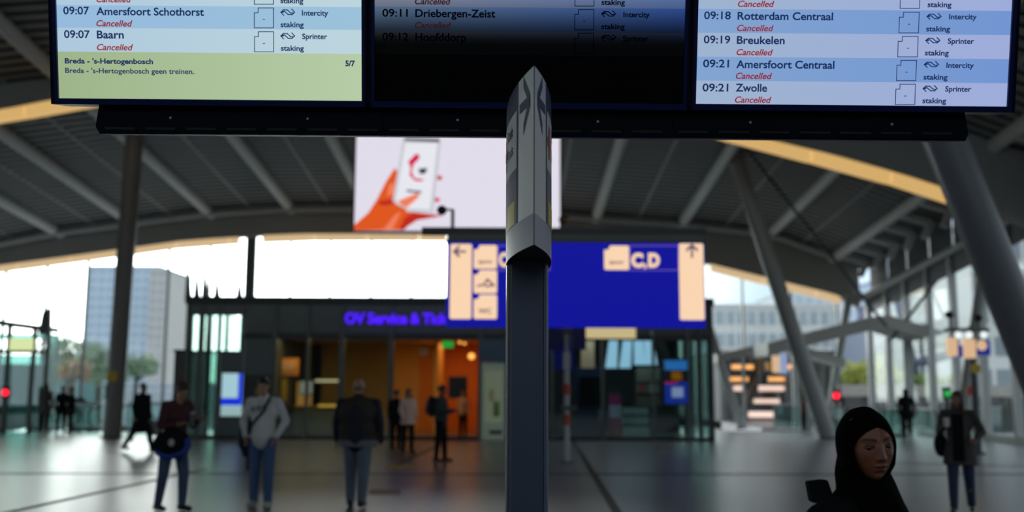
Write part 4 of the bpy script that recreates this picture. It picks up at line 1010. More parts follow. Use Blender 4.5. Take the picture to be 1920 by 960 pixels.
va = thing('viaduct', 'long grey brown viaduct wall beyond the right side glazing', 'viaduct', (0, 0, 0))
a, c = at(1560, 728, 62), at(2400, 728, 62); z1 = at(1700, 722, 62).z
MB().box(a.x, c.x, 62, 66, GZ, z1-.7).build('wall', mat('viaduct_concrete', (.13, .125, .12), .8, var=.25, vs=.3), va)
MB().box(a.x, c.x, 61.8, 62.2, z1-.7, z1).build('parapet', mat('parapet_pale', (.45, .42, .37), .8, var=.15), va)
for i in range(14): x = a.x+(c.x-a.x)*(i+.5)/14; MB().box(x-.5, x+.5, 61.2, 62, GZ, z1-.7).build('pier', PASS, va)
fn = thing('bar_fence', 'dark upright bar fence outside at the lower right', 'fence', (0, 0, 0))
for i in range(36):
    p = at(1842+i*5, 790, 44); MB().box(p.x-.03, p.x+.03, 44, 44.05, -.6, 1.2).build('bar', STEEL_D, fn)
p, q = at(1836, 790, 44), at(2030, 790, 44)
for z in (-.5, 1.1): MB().box(p.x, q.x, 43.97, 44.08, z, z+.08).build('rail', STEEL_D, fn)
struct(MB().box(17, 60, 8, 58, -1.2, -.6).build('terrace', PASS))
LEAF = [mat('leaf_%s' % n_, c_, .7, var=.35, vs=1.5) for n_, c_ in (('olive', (.50, .52, .10)), ('green', (.26, .36, .10)), ('dull', (.30, .40, .32)), ('rust', (.5, .28, .18)))]
BARK = mat('bark', (.08, .06, .045), .9, var=.3)
def tree(label, px, py_top, py_bot, Y, w, lm, seed, group):
    rnd = random.Random(seed); base = at(px, py_bot, Y); zt_ = at(px, py_top, Y).z; t = thing('tree', label, 'tree', (base.x, Y, GZ), group=group)
    zc0 = base.z-GZ; h = zt_-base.z
    b = MB(); b.tube((0, 0, 0), (0, 0, zc0+h*.5), .35, .16, 10)
    for k in range(6):
        an = k*1.05; b.tube((0, 0, zc0+h*.1*k/2), (math.cos(an)*w*.3, math.sin(an)*w*.3, zc0+h*(.35+.08*k)), .12, .04, 6)
    b.build('trunk', BARK, t)
    b = MB(); blobs = [(Vector((rnd.uniform(-.62, .62)*w/2, rnd.uniform(-.5, .5)*w/2, zc0+h*rnd.uniform(.2, .78))), rnd.uniform(.22, .36)*min(w, h*1.3)) for _ in range(12)]
    for c_, r_ in blobs:
        for _ in range(150):
            d = Vector((rnd.gauss(0, 1), rnd.gauss(0, 1), rnd.gauss(0, 1))).normalized()*r_*rnd.uniform(.55, 1.0); q = c_+d
            if q.z > zc0+h: q.z = zc0+h
            u = Vector((rnd.gauss(0, 1), rnd.gauss(0, 1), rnd.gauss(0, 1))).normalized(); v = u.cross(Vector((rnd.gauss(0, 1), rnd.gauss(0, 1), rnd.gauss(0, 1)))).normalized(); s_ = w*.035
            b.add([q-u*s_, q+v*s_*.6, q+u*s_, q-v*s_*.6], [(0, 1, 2, 3)], 0 if rnd.random() < .7 else 1)
    me = b.mesh('crown', [lm, LEAF[1]], fix=False); o = obj('crown', me, t); o['kind'] = 'stuff'; return t
G1, G2 = 'trees outside the left window', 'trees outside the right glazing'
tree('hazy round grey green tree left of the pale blue tower', 128, 628, 712, 96, 5.5, LEAF[2], 1, G1)
tree('rust coloured smaller tree below the round grey green one', 136, 672, 716, 80, 2.6, LEAF[3], 2, G1)
tree('grey green tree in front of the foot of the tower', 185, 645, 716, 88, 4.6, LEAF[2], 3, G1)
tree('grey green tree right of the tall left column', 255, 665, 716, 95, 4.0, LEAF[2], 4, G1)
for i, (px, pt, w, k) in enumerate(((1608, 676, 3.4, 0), (1645, 660, 3.0, 0), (1682, 690, 3.0, 0), (1722, 702, 3.0, 1), (1765, 705, 3.6, 0), (1793, 690, 2.4, 0))):
    tree(['olive tree just right of the corner column', 'tallest olive tree outside the right glazing', 'low olive tree left of the slate glass block', 'dark green bush tree under the slate glass block', 'broad olive tree left of the hanging signs', 'narrow olive tree behind the hanging signs'][i], px, pt, 738, 68+7*(i % 3), w, LEAF[k], 10+i, G2)

# ------------------------------------------------------------------ people
SK = mat('skin', (.42, .22, .14), .5); SKD = mat('skin_dark', (.20, .09, .05), .5)
def soft(b, vox, smooth=4, fac=.5):
    """closed overlapping shapes -> one continuous smooth surface"""
    me = b.mesh('tmp', BLACK, fix=True); o = bpy.data.objects.new('tmp', me); COL.objects.link(o)
    r_ = o.modifiers.new('r', 'REMESH'); r_.mode = 'VOXEL'; r_.voxel_size = vox
    if smooth: s_ = o.modifiers.new('s', 'SMOOTH'); s_.iterations = smooth; s_.factor = fac
    dg = bpy.context.evaluated_depsgraph_get(); m2 = bpy.data.meshes.new_from_object(o.evaluated_get(dg)); bpy.data.objects.remove(o)
    m2.polygons.foreach_set('use_smooth', [True]*len(m2.polygons)); m2.materials.clear(); return m2
def cap(b, a, c, ra, rc=None, n=12):
    rc = ra if rc is None else rc
    b.tube(a, c, ra, rc, n); b.ell(a, (ra,)*3, n); b.ell(c, (rc,)*3, n)
V = Vector
def person(label, x, y, rz, H=1.75, group=None, near=True, top=None, trousers=None, hair=None, hairm=None, shoes=None, arms=None, legs=None, head=(0, 0), skin=None, top_len=.0, bulk=1.0, bag=None, lean=0.0, topname='jacket', skirt=None):
    """arms: {+1/-1: (elbow, wrist)} offsets from the shoulder; legs: {s: (thigh_forward_deg, knee_deg)}; front is -Y"""
    skin = skin or SK; k = H/1.75; vox = .0085 if near else .014
    t = thing('person', label, 'person', (x, y, 0), rz, group)
    J = {}
    for s in (-1, 1):
        th, kn = (legs or {}).get(s, (0, 0)); sx = s*.095
        hip = V((sx, 0, 0)); d = V((s*.02, -math.sin(R(th)), -math.cos(R(th)))); knee = hip+d.normalized()*.43
        d2 = V((s*.01, -math.sin(R(th-kn)), -math.cos(R(th-kn)))); ank = knee+d2.normalized()*.41
        J[s] = [hip, knee, ank]
    low = min(J[s][2].z for s in (-1, 1))-.08; hz = -low
    for s in J: J[s] = [p+V((0, 0, hz)) for p in J[s]]
    ln = math.sin(R(lean)); P0 = V((0, 0, hz+.03)); 
    W1 = P0+V((0, -.12*ln, .13)); CH = P0+V((0, -.33*ln, .34)); SHc = P0+V((0, -.47*ln, .475)); NK = P0+V((0, -.54*ln-.01, .545))
    hp, hy = head; hd = V((math.sin(R(hy))*0, -math.sin(R(hp+lean)), math.cos(R(hp+lean)))); HC = NK+V((0, -.015, .02))+hd*.125
    SH = {s: SHc+V((s*.175*bulk, 0, 0)) for s in (-1, 1)}
    arms = arms or {}
    A_ = {}
    for s in (-1, 1):
        e, w = arms.get(s, ((s*.05, .02, -.28), (s*.05, -.06, -.53))); A_[s] = (SH[s]+V(e), SH[s]+V(w))
    Rh = Matrix.Rotation(R(hy), 3, 'Z') @ Matrix.Rotation(R(hp), 3, 'X')
    def hp_(v): return HC+Rh @ V(v)
    b = MB()
    b.ell(P0, (.155*bulk, .105, .12), 16); cap(b, P0, CH, .115*bulk, .125*bulk); b.ell(CH, (.16*bulk, .11, .16), 16)
    for s in (-1, 1):
        cap(b, SHc, SH[s]+V((0, 0, -.01)), .06, .052); cap(b, SH[s], A_[s][0], .047, .037); cap(b, A_[s][0], A_[s][1], .036, .025)
        h_, kn, an = J[s]; cap(b, h_, kn, .083, .052); cap(b, kn, an, .052, .034); b.ell(kn+V((0, .010, -.13)), (.044, .046, .09), 12)
        cap(b, an+V((0, .03, -.035)), an+V((s*.015, -.14, -.05)), .036, .028)
        # hand: palm, four unequal bent fingers, thumb from the palm's side
        fd = (A_[s][1]-A_[s][0]).normalized(); side = V((0, -1, 0)) if abs(fd.y) < .7 else V((-s, 0, 0)); side = (side-fd*side.dot(fd)).normalized(); nrm = fd.cross(side)*(-s)
        w = A_[s][1]; b.ell(w+fd*.05, (.034, .034, .045) if not near else (.02, .036, .046), 12, rot=Matrix((nrm, side, fd)).transposed().to_3x3())
        cap(b, w, w+fd*.03, .024, .024)
        if near:
            for i, L_f in enumerate((.072, .08, .074, .06)):
                r0_ = w+fd*.082+side*(.033-.022*i)*1.05; k1 = r0_+fd*L_f*.5+nrm*.006; k2 = k1+(fd*.8+nrm*.6).normalized()*L_f*.45
                cap(b, r0_-fd*.02, k1, .0092, .0088, 8); cap(b, k1, k2, .0088, .0078, 8)
            th0 = w+fd*.025+side*.028; th1 = th0+(fd*.65+side*.7).normalized()*.04; th2 = th1+(fd*.95+side*.25).normalized()*.035
            cap(b, th0, th1, .012, .011, 8); cap(b, th1, th2, .011, .009, 8)
    cap(b, NK+V((0, .01, -.05)), HC+V((0, .015, -.05)), .056, .052)
    b.ell(hp_((0, .012, .025)), (.074, .092, .088), 20, rot=Rh); b.ell(hp_((0, -.022, -.035)), (.058, .066, .072), 18, rot=Rh); b.ell(hp_((0, -.055, -.088)), (.028, .026, .024), 12, rot=Rh)
    cap(b, hp_((0, -.086, .005)), hp_((0, -.104, -.030)), .010, .014, 8)
    b.ell(hp_((0, -.085, -.062)), (.022, .012, .009), 10, rot=Rh); b.ell(hp_((0, -.075, .022)), (.048, .016, .010), 10, rot=Rh)
    for s in (-1, 1): b.ell(hp_((s*.074, .01, -.005)), (.010, .020, .032), 10, rot=Rh)
    me = soft(b, vox, 3); me.materials.append(skin); obj('body', me, t)
    if near:
        for s in (-1, 1):
            MB().ell(hp_((s*.031, -.078, .002)), (.0135, .010, .008), 12).build('eye', mat('eye_dark', (.05, .04, .04), .3), t)
    # clothes follow the same skeleton
    tm = top or BLACK; c = .024
    b = MB(); bot = P0+V((0, 0, -.06-top_len))
    cap(b, P0+V((0, 0, -.02)), CH, .125*bulk+c, .13*bulk+c*.6); b.ell(CH, (.165*bulk+c, .115+c, .165+c*.4), 18); b.ell(P0, (.155*bulk+c, .105+c, .10), 18)
    if top_len > .05:
        b.rings([[ (bot.x+math.cos(q)*rx, bot.y+math.sin(q)*ry, z) for q in [2*math.pi*i/20 for i in range(20)]] for rx, ry, z in ((.17*bulk+c, .125+c, P0.z+.05), (.185*bulk+c, .14+c, bot.z+.1), (.19*bulk+c, .145+c, bot.z))], caps=True)
    for s in (-1, 1):
        cap(b, SHc+V((0, 0, .0)), SH[s]+V((0, 0, 0)), .066, .064); cap(b, SH[s], A_[s][0], .064, .054); cap(b, A_[s][0], A_[s][1]+(A_[s][0]-A_[s][1]).normalized()*.01, .054, .040)
    cap(b, SHc+V((0, .01, .0)), NK+V((0, .012, .01)), .078, .066)
    me = soft(b, vox*1.15, 3); me.materials.append(tm); obj(topname, me, t)
    b = MB(); cap(b, P0+V((0, 0, -.02)), P0+V((0, 0, .05)), .13*bulk, .12*bulk); b.ell(P0+V((0, .01, -.04)), (.158*bulk, .122, .13), 16)
    for s in (-1, 1):
        h_, kn, an = J[s]; lb = .6+.4*bulk; cap(b, h_, kn, .100*lb, .074*lb); cap(b, kn, an+V((0, 0, .01)), .074*lb, .054*lb)
    me = soft(b, vox*1.15, 3); me.materials.append(trousers or mat('jeans', (.05, .09, .17), .7, var=.3, vs=4)); obj('trousers', me, t)
    for s in (-1, 1):
        an = J[s][2]; b = MB(); cap(b, an+V((0, .035, -.025)), an+V((s*.015, -.165, -.042)), .050, .036); cap(b, an, an+V((0, 0, .03)), .05, .046)
        me = soft(b, .011, 2); 
        me.materials.append(shoes or BLACK); obj('shoe', me, t)
    if hair:
        b = MB(); b.ell(hp_((0, .022, .038)), (.083, .098, .088), 20, rot=Rh)
        if hair == 'long':
            cap(b, hp_((0, .05, .0)), hp_((0, .075, -.20)), .075, .065); cap(b, hp_((0, .075, -.2)), hp_((0, .085, -.36)), .065, .04)
            for s in (-1, 1): cap(b, hp_((s*.06, .0, .0)), hp_((s*.075, .0, -.22)), .028, .03)
        elif hair == 'hood':
            b = MB(); b.ell(hp_((0, .025, .02)), (.105, .115, .13), 18, rot=Rh); cap(b, hp_((0, .05, -.05)), NK+V((0, .05, -.03)), .10, .11)
        elif hair == 'fuller': b.ell(hp_((0, -.02, .085)), (.075, .08, .045), 16, rot=Rh)
        if hair == 'short': 
            b = MB(); b.ell(hp_((0, .030, .040)), (.080, .090, .082), 20, rot=Rh)
        me = soft(b, .010, 2); me.materials.append(hairm or BLACK); obj('hood' if hair == 'hood' else 'hair', me, t)
    t.scale = (k, k, k)
    return t, dict(P0=P0, CH=CH, SH=SH, SHc=SHc, A=A_, NK=NK, HC=HC, J=J, hp=hp_)
def world_pt(t, p):
    return t.matrix_basis @ Matrix.Diagonal((1, 1, 1, 1)) @ Vector(p)
def held(name, label, cat, t, p):
    w = Matrix.LocRotScale(t.location, t.rotation_euler, t.scale) @ V(p); o = thing(name, label, cat, w, t.rotation_euler[2]); return o
JEAN = mat('jeans', (.05, .09, .17), .7, var=.3, vs=4); JEANG = mat('grey_jeans', (.11, .14, .19), .7, var=.3, vs=4)
BRH = mat('brown_hair', (.06, .035, .02), .6); BKH = mat('black_hair', (.012, .010, .010), .5); DKC = mat('dark_cloth', (.010, .011, .013), .9, spec=.1)
# 1 man in maroon jacket looking down at his phone
p = onfloor(320, 958)
MAR = mat('maroon_cloth', (.055, .010, .014), .75, var=.2)
t, J = person('young man in maroon jacket and jeans looking down at a phone, blue bag at hip', p.x, p.y, R(52), 1.76, top=MAR, hair='fuller', hairm=BRH, head=(28, 0),
     arms={-1: ((-.06, .0, -.27), (.02, -.24, -.25)), 1: ((.04, -.05, -.27), (-.02, -.28, -.20))}, legs={1: (14, 16), -1: (-8, 4)}, lean=5, top_len=.05, bulk=1.05)
b = MB(); c_ = J['SH'][1]+V((-.03, .02, -.09)); MB().box(c_.x-.01, c_.x+.09, c_.y-.075, c_.y+.05, c_.z-.01, c_.z+.02)
w = J['SH'][1]; MB().tube(w+V((.012, -.012, -.10)), w+V((.016, -.016, -.135)), .068, .066, 18).build('sleeve_stripe', mat('pale_stripe', (.5, .45, .45), .6), t, 'pale stripe across the sleeve')
ph = held('mobile_phone', 'dark phone held by the young man in maroon jacket', 'phone', t, (J['A'][-1][1]+J['A'][1][1])/2+V((0, -.09, .02)))
MB().box(-.038, .038, -.006, .006, -.07, .07).build('case', BLACK, ph); MB().box(-.034, .034, .006, .008, -.064, .064).build('display', E_('phone_glow', (.4, .45, .5), .5), ph)
q = at(322, 832, t.location.y-.20)
bg_ = thing('sports_bag', 'black and blue sports bag at the hip of the young man in maroon', 'bag', q)
b = MB(); b.ell((0, .02, 0), (.26, .13, .20), 20); me = soft(b, .012, 2); me.materials.append(DKC); obj('bag_body', me, bg_)
BLUC = mat('blue_cloth', (.01, .05, .32), .6)
b = MB(); pts = [V((.235*math.cos(a_), -.045, .165*math.sin(a_))) for a_ in [R(q_) for q_ in range(220, 400, 15)]]; b.path(pts, .042, 10); b.build('blue_panel', BLUC, bg_, 'bright blue panel')
b = MB(); b.path([V((-.20, .02, .10)), V((-.12, .02, .34)), V((-.04, .06, .58))], .016, 8); b.build('strap', DKC, bg_)
MB().ell((.03, -.11, .02), (.04, .015, .05), 12).build('pale_emblem', mat('pale_stripe', (.5, .45, .45), .6), bg_, 'pale round emblem')
# 2 man in pale grey hoodie, both hands in pockets
p = onfloor(488, 951)
HOOD = mat('grey_hoodie', (.66, .66, .65), .85, var=.1, vs=6)
t, J = person('young man in pale grey hoodie and blue jeans with dark strap across chest', p.x, p.y, R(-6), 1.80, top=HOOD, hair='fuller', hairm=BKH, head=(8, 0), shoes=mat('white_shoe', (.45, .44, .42), .6), bulk=1.12,
     trousers=mat('blue_jeans', (.055, .115, .25), .7, var=.25, vs=4), arms={-1: ((-.11, .05, -.26), (-.02, -.08, -.47)), 1: ((.11, .05, -.26), (.02, -.08, -.47))}, legs={1: (2, 2), -1: (-2, 0)}, topname='hoodie', top_len=.03)
b = MB(); b.path([J['SHc']+V((.12, -.105, .06)), J['CH']+V((.05, -.165, .0)), J['CH']+V((-.12, -.15, -.18)), J['P0']+V((-.19, -.05, .02))], .021, 8); b.build('chest_strap', BKH, t, 'dark strap')
text(t, 'hoodie_print', 'GAP', BKH, -.115, J['CH'].z+.02, .25, .075, y=J['CH'].y-.166, bold=.03) if False else None
MK = mat('hoodie_print_ink', (.03, .035, .04), .8)
for i in range(3):                                            # three dark block letters, too blurred to read
    x_ = -.10+i*.085; z_ = J['CH'].z+.03+.012*i
    b = strokes([(x_-.025, z_-.03), (x_-.02, z_+.035), (x_+.025, z_+.035), (x_+.02, z_), (x_-.01, z_), (x_+.028, z_-.035)], .012, J['CH'].y-.158); b.build('chest_print', MK, t, 'dark print')
bg_ = held('shoulder_bag', 'dark navy bag hanging behind the hip of the man in grey hoodie', 'bag', t, J['P0']+V((-.26, .05, -.02)))
b = MB(); b.ell((0, 0, 0), (.12, .14, .20), 18); b.ell((.02, 0, -.14), (.08, .10, .14), 14); me = soft(b, .012, 2); me.materials.append(mat('navy_bag', (.01, .014, .05), .7)); obj('bag_body', me, bg_)
MB().tube((.05, 0, .15), (.06, .0, .40), .016, .016, 8).build('strap', BKH, bg_); MB().box(.03, .07, -.03, .03, -.46, -.22).build('hanging_strap', BKH, bg_)
# 3 man walking away in dark gilet
p = onfloor(668, 951)
VEST = mat('dark_olive_gilet', (.028, .024, .016), .8, var=.15); SLV = mat('navy_sleeve', (.010, .012, .024), .8)
t, J = person('bald man seen from behind in dark padded gilet and grey jeans walking away', p.x, p.y, R(176), 1.80, top=SLV, hair=None, bulk=1.42, trousers=JEANG, topname='sweater',
     arms={-1: ((-.07, .03, -.28), (-.07, -.02, -.54)), 1: ((.07, -.02, -.28), (.08, -.10, -.52))}, legs={1: (10, 6), -1: (-9, 8)})
b = MB(); b.ell(J['CH'], (.285, .18, .24), 20); b.ell(J['P0']+V((0, 0, .12)), (.285, .185, .20), 20); b.ell(J['P0'], (.275, .18, .10), 18); cap(b, J['SHc']+V((0, .01, -.02)), J['NK']+V((0, .01, .0)), .10, .078)
me = soft(b, .011, 3); me.materials.append(VEST); obj('gilet', me, t, 'dark olive padded gilet')
b = MB(); b.ell(J['hp']((0, .03, -.01)), (.080, .084, .05), 16); me = soft(b, .01, 2); me.materials.append(mat('grey_hair', (.16, .13, .12), .7)); obj('hair', me, t, 'cropped grey hair')
b = MB(); b.rings([[(math.cos(q)*rx, math.sin(q)*ry, z) for q in [2*math.pi*i/20 for i in range(20)]] for rx, ry, z in ((.275, .185, J['P0'].z-.03), (.265, .18, J['P0'].z-.12))]); b.build('shirt_hem', mat('pale_hem', (.16, .16, .19), .8), t, 'paler shirt hem')
# 4 woman in beige sweater with long black hair
p = onfloor(764, 851)
BEI = mat('beige_knit', (.78, .54, .42), .85, var=.1)
t, J = person('woman in beige sweater and black trousers with long black hair', p.x, p.y, R(35), 1.66, near=False, top=BEI, hair='long', hairm=BKH, trousers=DKC, bulk=1.0, topname='sweater', top_len=.10,
     arms={-1: ((-.05, .03, -.26), (-.02, -.10, -.47)), 1: ((.05, 0, -.26), (.01, -.14, -.42))}, legs={1: (3, 2), -1: (-4, 0)})
bg_ = held('shoulder_bag', 'dark bag on the back of the woman in beige sweater', 'bag', t, J['CH']+V((-.22, .16, -.22)))
b = MB(); b.ell((0, 0, 0), (.10, .12, .16), 14); me = soft(b, .014, 2); me.materials.append(DKC); obj('bag_body', me, bg_)
# 5 person with backpack
p = onfloor(826, 866)
t, J = person('person in dark jacket and dark jeans with backpack in the orange doorway', p.x, p.y, R(72), 1.74, near=False, top=mat('charcoal_coat', (.03, .034, .03), .8), hair='fuller', hairm=BKH, trousers=DKC, skin=SKD, bulk=1.1, top_len=.05,
     arms={-1: ((-.05, -.03, -.27), (.02, -.26, -.30)), 1: ((.05, -.05, -.27), (.02, -.25, -.25))}, legs={1: (6, 4), -1: (-4, 2)})
bg_ = held('backpack', 'dark rounded backpack worn by the person in the orange doorway', 'bag', t, J['CH']+V((0, .24, -.02)))
b = MB(); b.ell((0, 0, 0), (.17, .13, .25), 16); b.ell((0, .08, -.08), (.12, .08, .12), 12); me = soft(b, .014, 2); me.materials.append(mat('backpack_dark', (.025, .025, .025), .8)); obj('pack_body', me, bg_)
for s in (-1, 1): MB().path([V((s*.1, -.1, .2)), V((s*.11, -.33, .16)), V((s*.11, -.30, -.1))], .016, 6).build('strap', BLACK, bg_)
# 6 person half hidden behind the beige woman
p = onfloor(741, 845); person('dark clad person half hidden left of the beige sweater woman', p.x, p.y, R(160), 1.62, near=False, top=DKC, hair='fuller', hairm=BKH, trousers=DKC)
# 7 seated/standing person inside doorway in peach shirt
q = at(868, 790, YB+2.0); t, J = person('person in peach shirt standing deep inside the orange doorway', q.x, YB+2.0, R(-30), 1.62, near=False, top=mat('peach_shirt', (.62, .35, .18), .8), hair='short', hairm=BKH, trousers=DKC, topname='shirt')
# 8 walker in long dark coat at left with tote
p = onfloor(262, 849)
t, J = person('walker in black coat striding right at left, pale bag at side', p.x, p.y, R(62), 1.84, near=False, top=DKC, hair='short', hairm=BKH, trousers=DKC, skin=SKD, bulk=1.1, top_len=.35, topname='coat', legs={1: (24, 6), -1: (-24, 16)})
bg_ = held('tote_bag', 'pale grey tote bag carried by the black coated walker', 'bag', t, J['A'][1][1]+V((.08, -.02, -.22)))
b = MB(); b.add([(-.04, -.17, -.22), (-.04, .17, -.22), (-.02, .15, .16), (-.02, -.15, .16), (.05, -.17, -.22), (.05, .17, -.22), (.02, .15, .16), (.02, -.15, .16)], [(0, 1, 2, 3), (4, 5, 6, 7), (0, 1, 5, 4), (1, 2, 6, 5), (2, 3, 7, 6), (3, 0, 4, 7)]); b.build('bag_body', mat('pale_tote', (.4, .38, .36), .8), bg_)
MB().path([V((0, -.1, .16)), V((-.03, -.04, .28)), V((-.03, .04, .28)), V((0, .1, .16))], .012, 6).build('handle', DKC, bg_)
# 9-11 trio at the far left escalators
for (px, pf, H_, rz, lb, top, hr) in ((82, 811, 1.80, 185, 'long haired figure in grey brown coat by the left escalator', mat('grey_brown_coat', (.10, .085, .08), .8), 'long'),
        (113, 812, 1.70, 20, 'dark figure, left of a close pair by the escalators', DKC, 'fuller'), (131, 811, 1.68, -60, 'dark figure, right of a close pair by the escalators', DKC, 'fuller')):
    p = onfloor(px, pf); person(lb, p.x, p.y, R(rz), H_, near=False, top=top, hair=hr, hairm=BKH, trousers=DKC, skin=SKD, top_len=.2, topname='coat')
p = onfloor(147, 806); person('small dark figure beside the middle left escalator handrail', p.x, p.y, R(30), 1.45, near=False, top=DKC, hair='short', hairm=BKH, trousers=DKC, skin=SKD)
# 12 woman at right
p = onfloor(1806, 962)
COAT = mat('brown_wool_coat', (.055, .047, .042), .85, var=.2)
t, J = person('woman in brown wool coat and jeans with long hair holding a cup', p.x, p.y, R(-28), 1.66, top=COAT, hair='long', hairm=mat('dark_brown_hair', (.035, .020, .012), .6), trousers=mat('dark_blue_jeans', (.018, .035, .085), .7, var=.2), skin=mat('skin_mid', (.30, .14, .09), .5), bulk=1.12, top_len=.20, topname='coat',  # slightly darker skin colour for this figure
     arms={-1: ((-.07, .02, -.26), (.03, -.20, -.17)), 1: ((.12, .03, -.26), (.04, -.16, -.36))}, legs={1: (-10, 4), -1: (9, 5)}, head=(2, -22))
MB().box(-.075, .075, J['CH'].y-.17, J['CH'].y-.13, J['P0'].z-.2, J['CH'].z+.13).build('dark_shirt_front', DKC, t, 'black shirt between the coat fronts')
cp = held('paper_cup', 'white paper cup held by the woman in brown coat', 'cup', t, J['A'][-1][1]+V((.03, -.10, .04)))
MB().tube((0, 0, -.05), (0, 0, .06), .030, .040, 18).build('cup_body', mat('cup_white', (.6, .58, .58), .6), cp); MB().tube((0, 0, .06), (0, 0, .072), .043, .040, 18).build('lid', mat('cup_white', (.6, .58, .58), .6), cp)
bg_ = held('handbag', 'black handbag hanging at the side of the brown coated woman', 'bag', t, J['P0']+V((-.26, .06, .02)))
b = MB(); b.ell((0, 0, 0), (.09, .17, .17), 16); me = soft(b, .012, 2); me.materials.append(DKC); obj('bag_body', me, bg_)
MB().path([V((.02, -.1, .12)), V((.09, .0, .45)), V((.02, .1, .12))], .012, 8).build('strap', DKC, bg_)
# 13, 14 far right figures
p = onfloor(1702, 822); person('black silhouetted figure with hood near the right escalator', p.x, p.y, R(170), 1.72, near=False, top=DKC, hair='hood', hairm=DKC, trousers=DKC, skin=SKD, bulk=1.2, top_len=.12)
p = onfloor(1508, 808); person('small figure in dark red standing behind the leaning column', p.x, p.y, R(100), 1.45, near=False, top=mat('dark_red_cloth', (.10, .02, .025), .8), hair='short', hairm=BKH, trousers=DKC, skin=SKD)

# ------------------------------------------------------------------ foreground woman in black hijab
WY = 3.2; hc = at(1627, 836, WY)
t = thing('person', 'young woman in black headscarf and black coat looking into the camera, foreground right', 'person', (hc.x, WY, 0))
SKW = mat('skin_warm', (.25, .088, .046), .45, var=.08, vs=20, bump=.08, bs=250); LIP = mat('lips', (.17, .04, .045), .4); BROW = mat('eyebrow', (.03, .015, .01), .7)
HB = mat('black_scarf', (.0025, .0025, .003), .9, bump=.15, bs=40, spec=.04); CT = mat('black_coat', (.009, .010, .012), .9, spec=.06, bump=.2, bs=90)
yawf = R(8); tiltf = R(5)
RF = Matrix.Rotation(yawf, 3, 'Z') @ Matrix.Rotation(R(3), 3, 'X') @ Matrix.Rotation(-tiltf, 3, 'Y')
HCW = V((0, 0, hc.z))
def face_mesh():
    nu, nv = 240, 200; u = np.linspace(0, 2*np.pi, nu, endpoint=False); v = np.linspace(.02, np.pi-.02, nv)
    # concentrate columns at the front
    u = u-.55*np.sin(u)                     # u=0 is the front
    U, Vv = np.meshgrid(u, v); sx = np.sin(Vv)*np.sin(U); sy = -np.sin(Vv)*np.cos(U); sz = np.cos(Vv)
    x = sx*.071; z = sz*.112; y = sy*.092
    low = np.clip((-z-.005)/.10, 0, 1); x = x*(1-.24*low**1.5); y = np.where(y < 0, y*(1-.06*low), y*(1-.25*low))
    y = np.where(y < -.05, -.05-(-.05-y)*.80, y)
    fr = np.clip((-sy-.05)/.35, 0, 1); fr = fr*fr*(3-2*fr)
    g = lambda cx, cz, ax_, az: np.exp(-((x-cx)/ax_)**2-((z-cz)/az)**2)
    d = np.zeros_like(x); ax = np.abs(x)
    gs = lambda cx, cz, a_, b_: np.exp(-((ax-cx)/a_)**2-((z-cz)/b_)**2)
    d -= .0085*gs(.031, .006, .017, .013)                      # sockets
    d += .0050*gs(.030, .026, .022, .0065)                     # brow ridge
    t_ = np.clip((.018-z)/.050, 0, 1); inn = 1/(1+np.exp((z-.020)/.006))*1/(1+np.exp((-.036-z)/.0022))
    d += inn*(.006+.015*t_**1.4)*np.exp(-(x/(.0068+.003*t_))**2)    # nose ridge
    d += .006*g(0, -.029, .0095, .0075); d += .0062*gs(.0125, -.032, .0055, .006)
    d += .0045*gs(.040, -.018, .018, .017)                     # cheeks
    mz = -.060
    d += .0042*g(0, -.057, .024, .013)
    d += .0042*np.exp(-((z-(mz+.0062+.0014*np.cos(x/.0045)*0))/.0040)**2)*np.exp(-(x/.0185)**4)
    d += .0058*np.exp(-((z-(mz-.0078))/.0048)**2)*np.exp(-(x/.0150)**4)
    d -= .0070*np.exp(-((z-mz)/.0024)**2)*np.exp(-(x/.0195)**4)
    d -= .0032*g(0, -.077, .014, .005)
    d += .0065*g(0, -.094, .017, .012)
    d -= .0015*g(0, -.045, .003, .006)
    # eye aperture and lids
    ex_, ez = .0315, .004
    xr = (ax-ex_)/.0148; al = 1-xr**2; upper = .0043*np.clip(al, 0, 1)**.7; lower = -.0031*np.clip(al, 0, 1)**.8
    zc = z-ez-.0010*xr; inside = (al > 0)*1/(1+np.exp(-(upper-zc)/.0004))*1/(1+np.exp(-(zc-lower)/.0004))
    lid = np.exp(-((np.sqrt(((ax-ex_)/.0165)**2+((z-ez)/.0100)**2)-1)/.45)**2)
    d += .0030*lid*(ax < .055); d -= .0125*inside
    y2 = y-d*fr
    co = np.stack([x, y2, z], -1).reshape(-1, 3)
    fs = []; mi = []
    X_, Z_ = x, z; F_ = fr
    for i in range(nv-1):
        for j in range(nu):
            j2 = (j+1) % nu; fs.append((i*nu+j, (i+1)*nu+j, (i+1)*nu+j2, i*nu+j2)); 
            xx, zz = X_[i, j], Z_[i, j]; m = 0
            if F_[i, j] > .6:
                xa = abs(xx)
                if xa < .0215:
                    q = 1-(xa/.0215)**2
                    if mz-.0105*q**.6 < zz < mz+.0085*q**.55-.0016*math.exp(-(xa/.003)**2): m = 1
                bz = .0265+.004*math.sin((xa-.012)/.036*math.pi*.75)
                if .0115 < xa < .051 and abs(zz-bz) < .0030*(1-((xa-.024)/.034)**2*.7): m = 2
                xq = (xa-.0315)/.0158
                if abs(xq) < 1:
                    uu = .004+.0055*(1-xq*xq)**.7
                    if uu-.0004 < zz-.0010*xq < uu+.0016: m = 2
            mi.append(m)
    me = bpy.data.meshes.new('head'); me.from_pydata([tuple(RF @ V(c)+HCW) for c in co.tolist()], [], fs)
    for m in (SKW, LIP, BROW): me.materials.append(m)
    me.polygons.foreach_set('material_index', mi); me.polygons.foreach_set('use_smooth', [True]*len(fs)); me.update(); return me
hm = face_mesh()
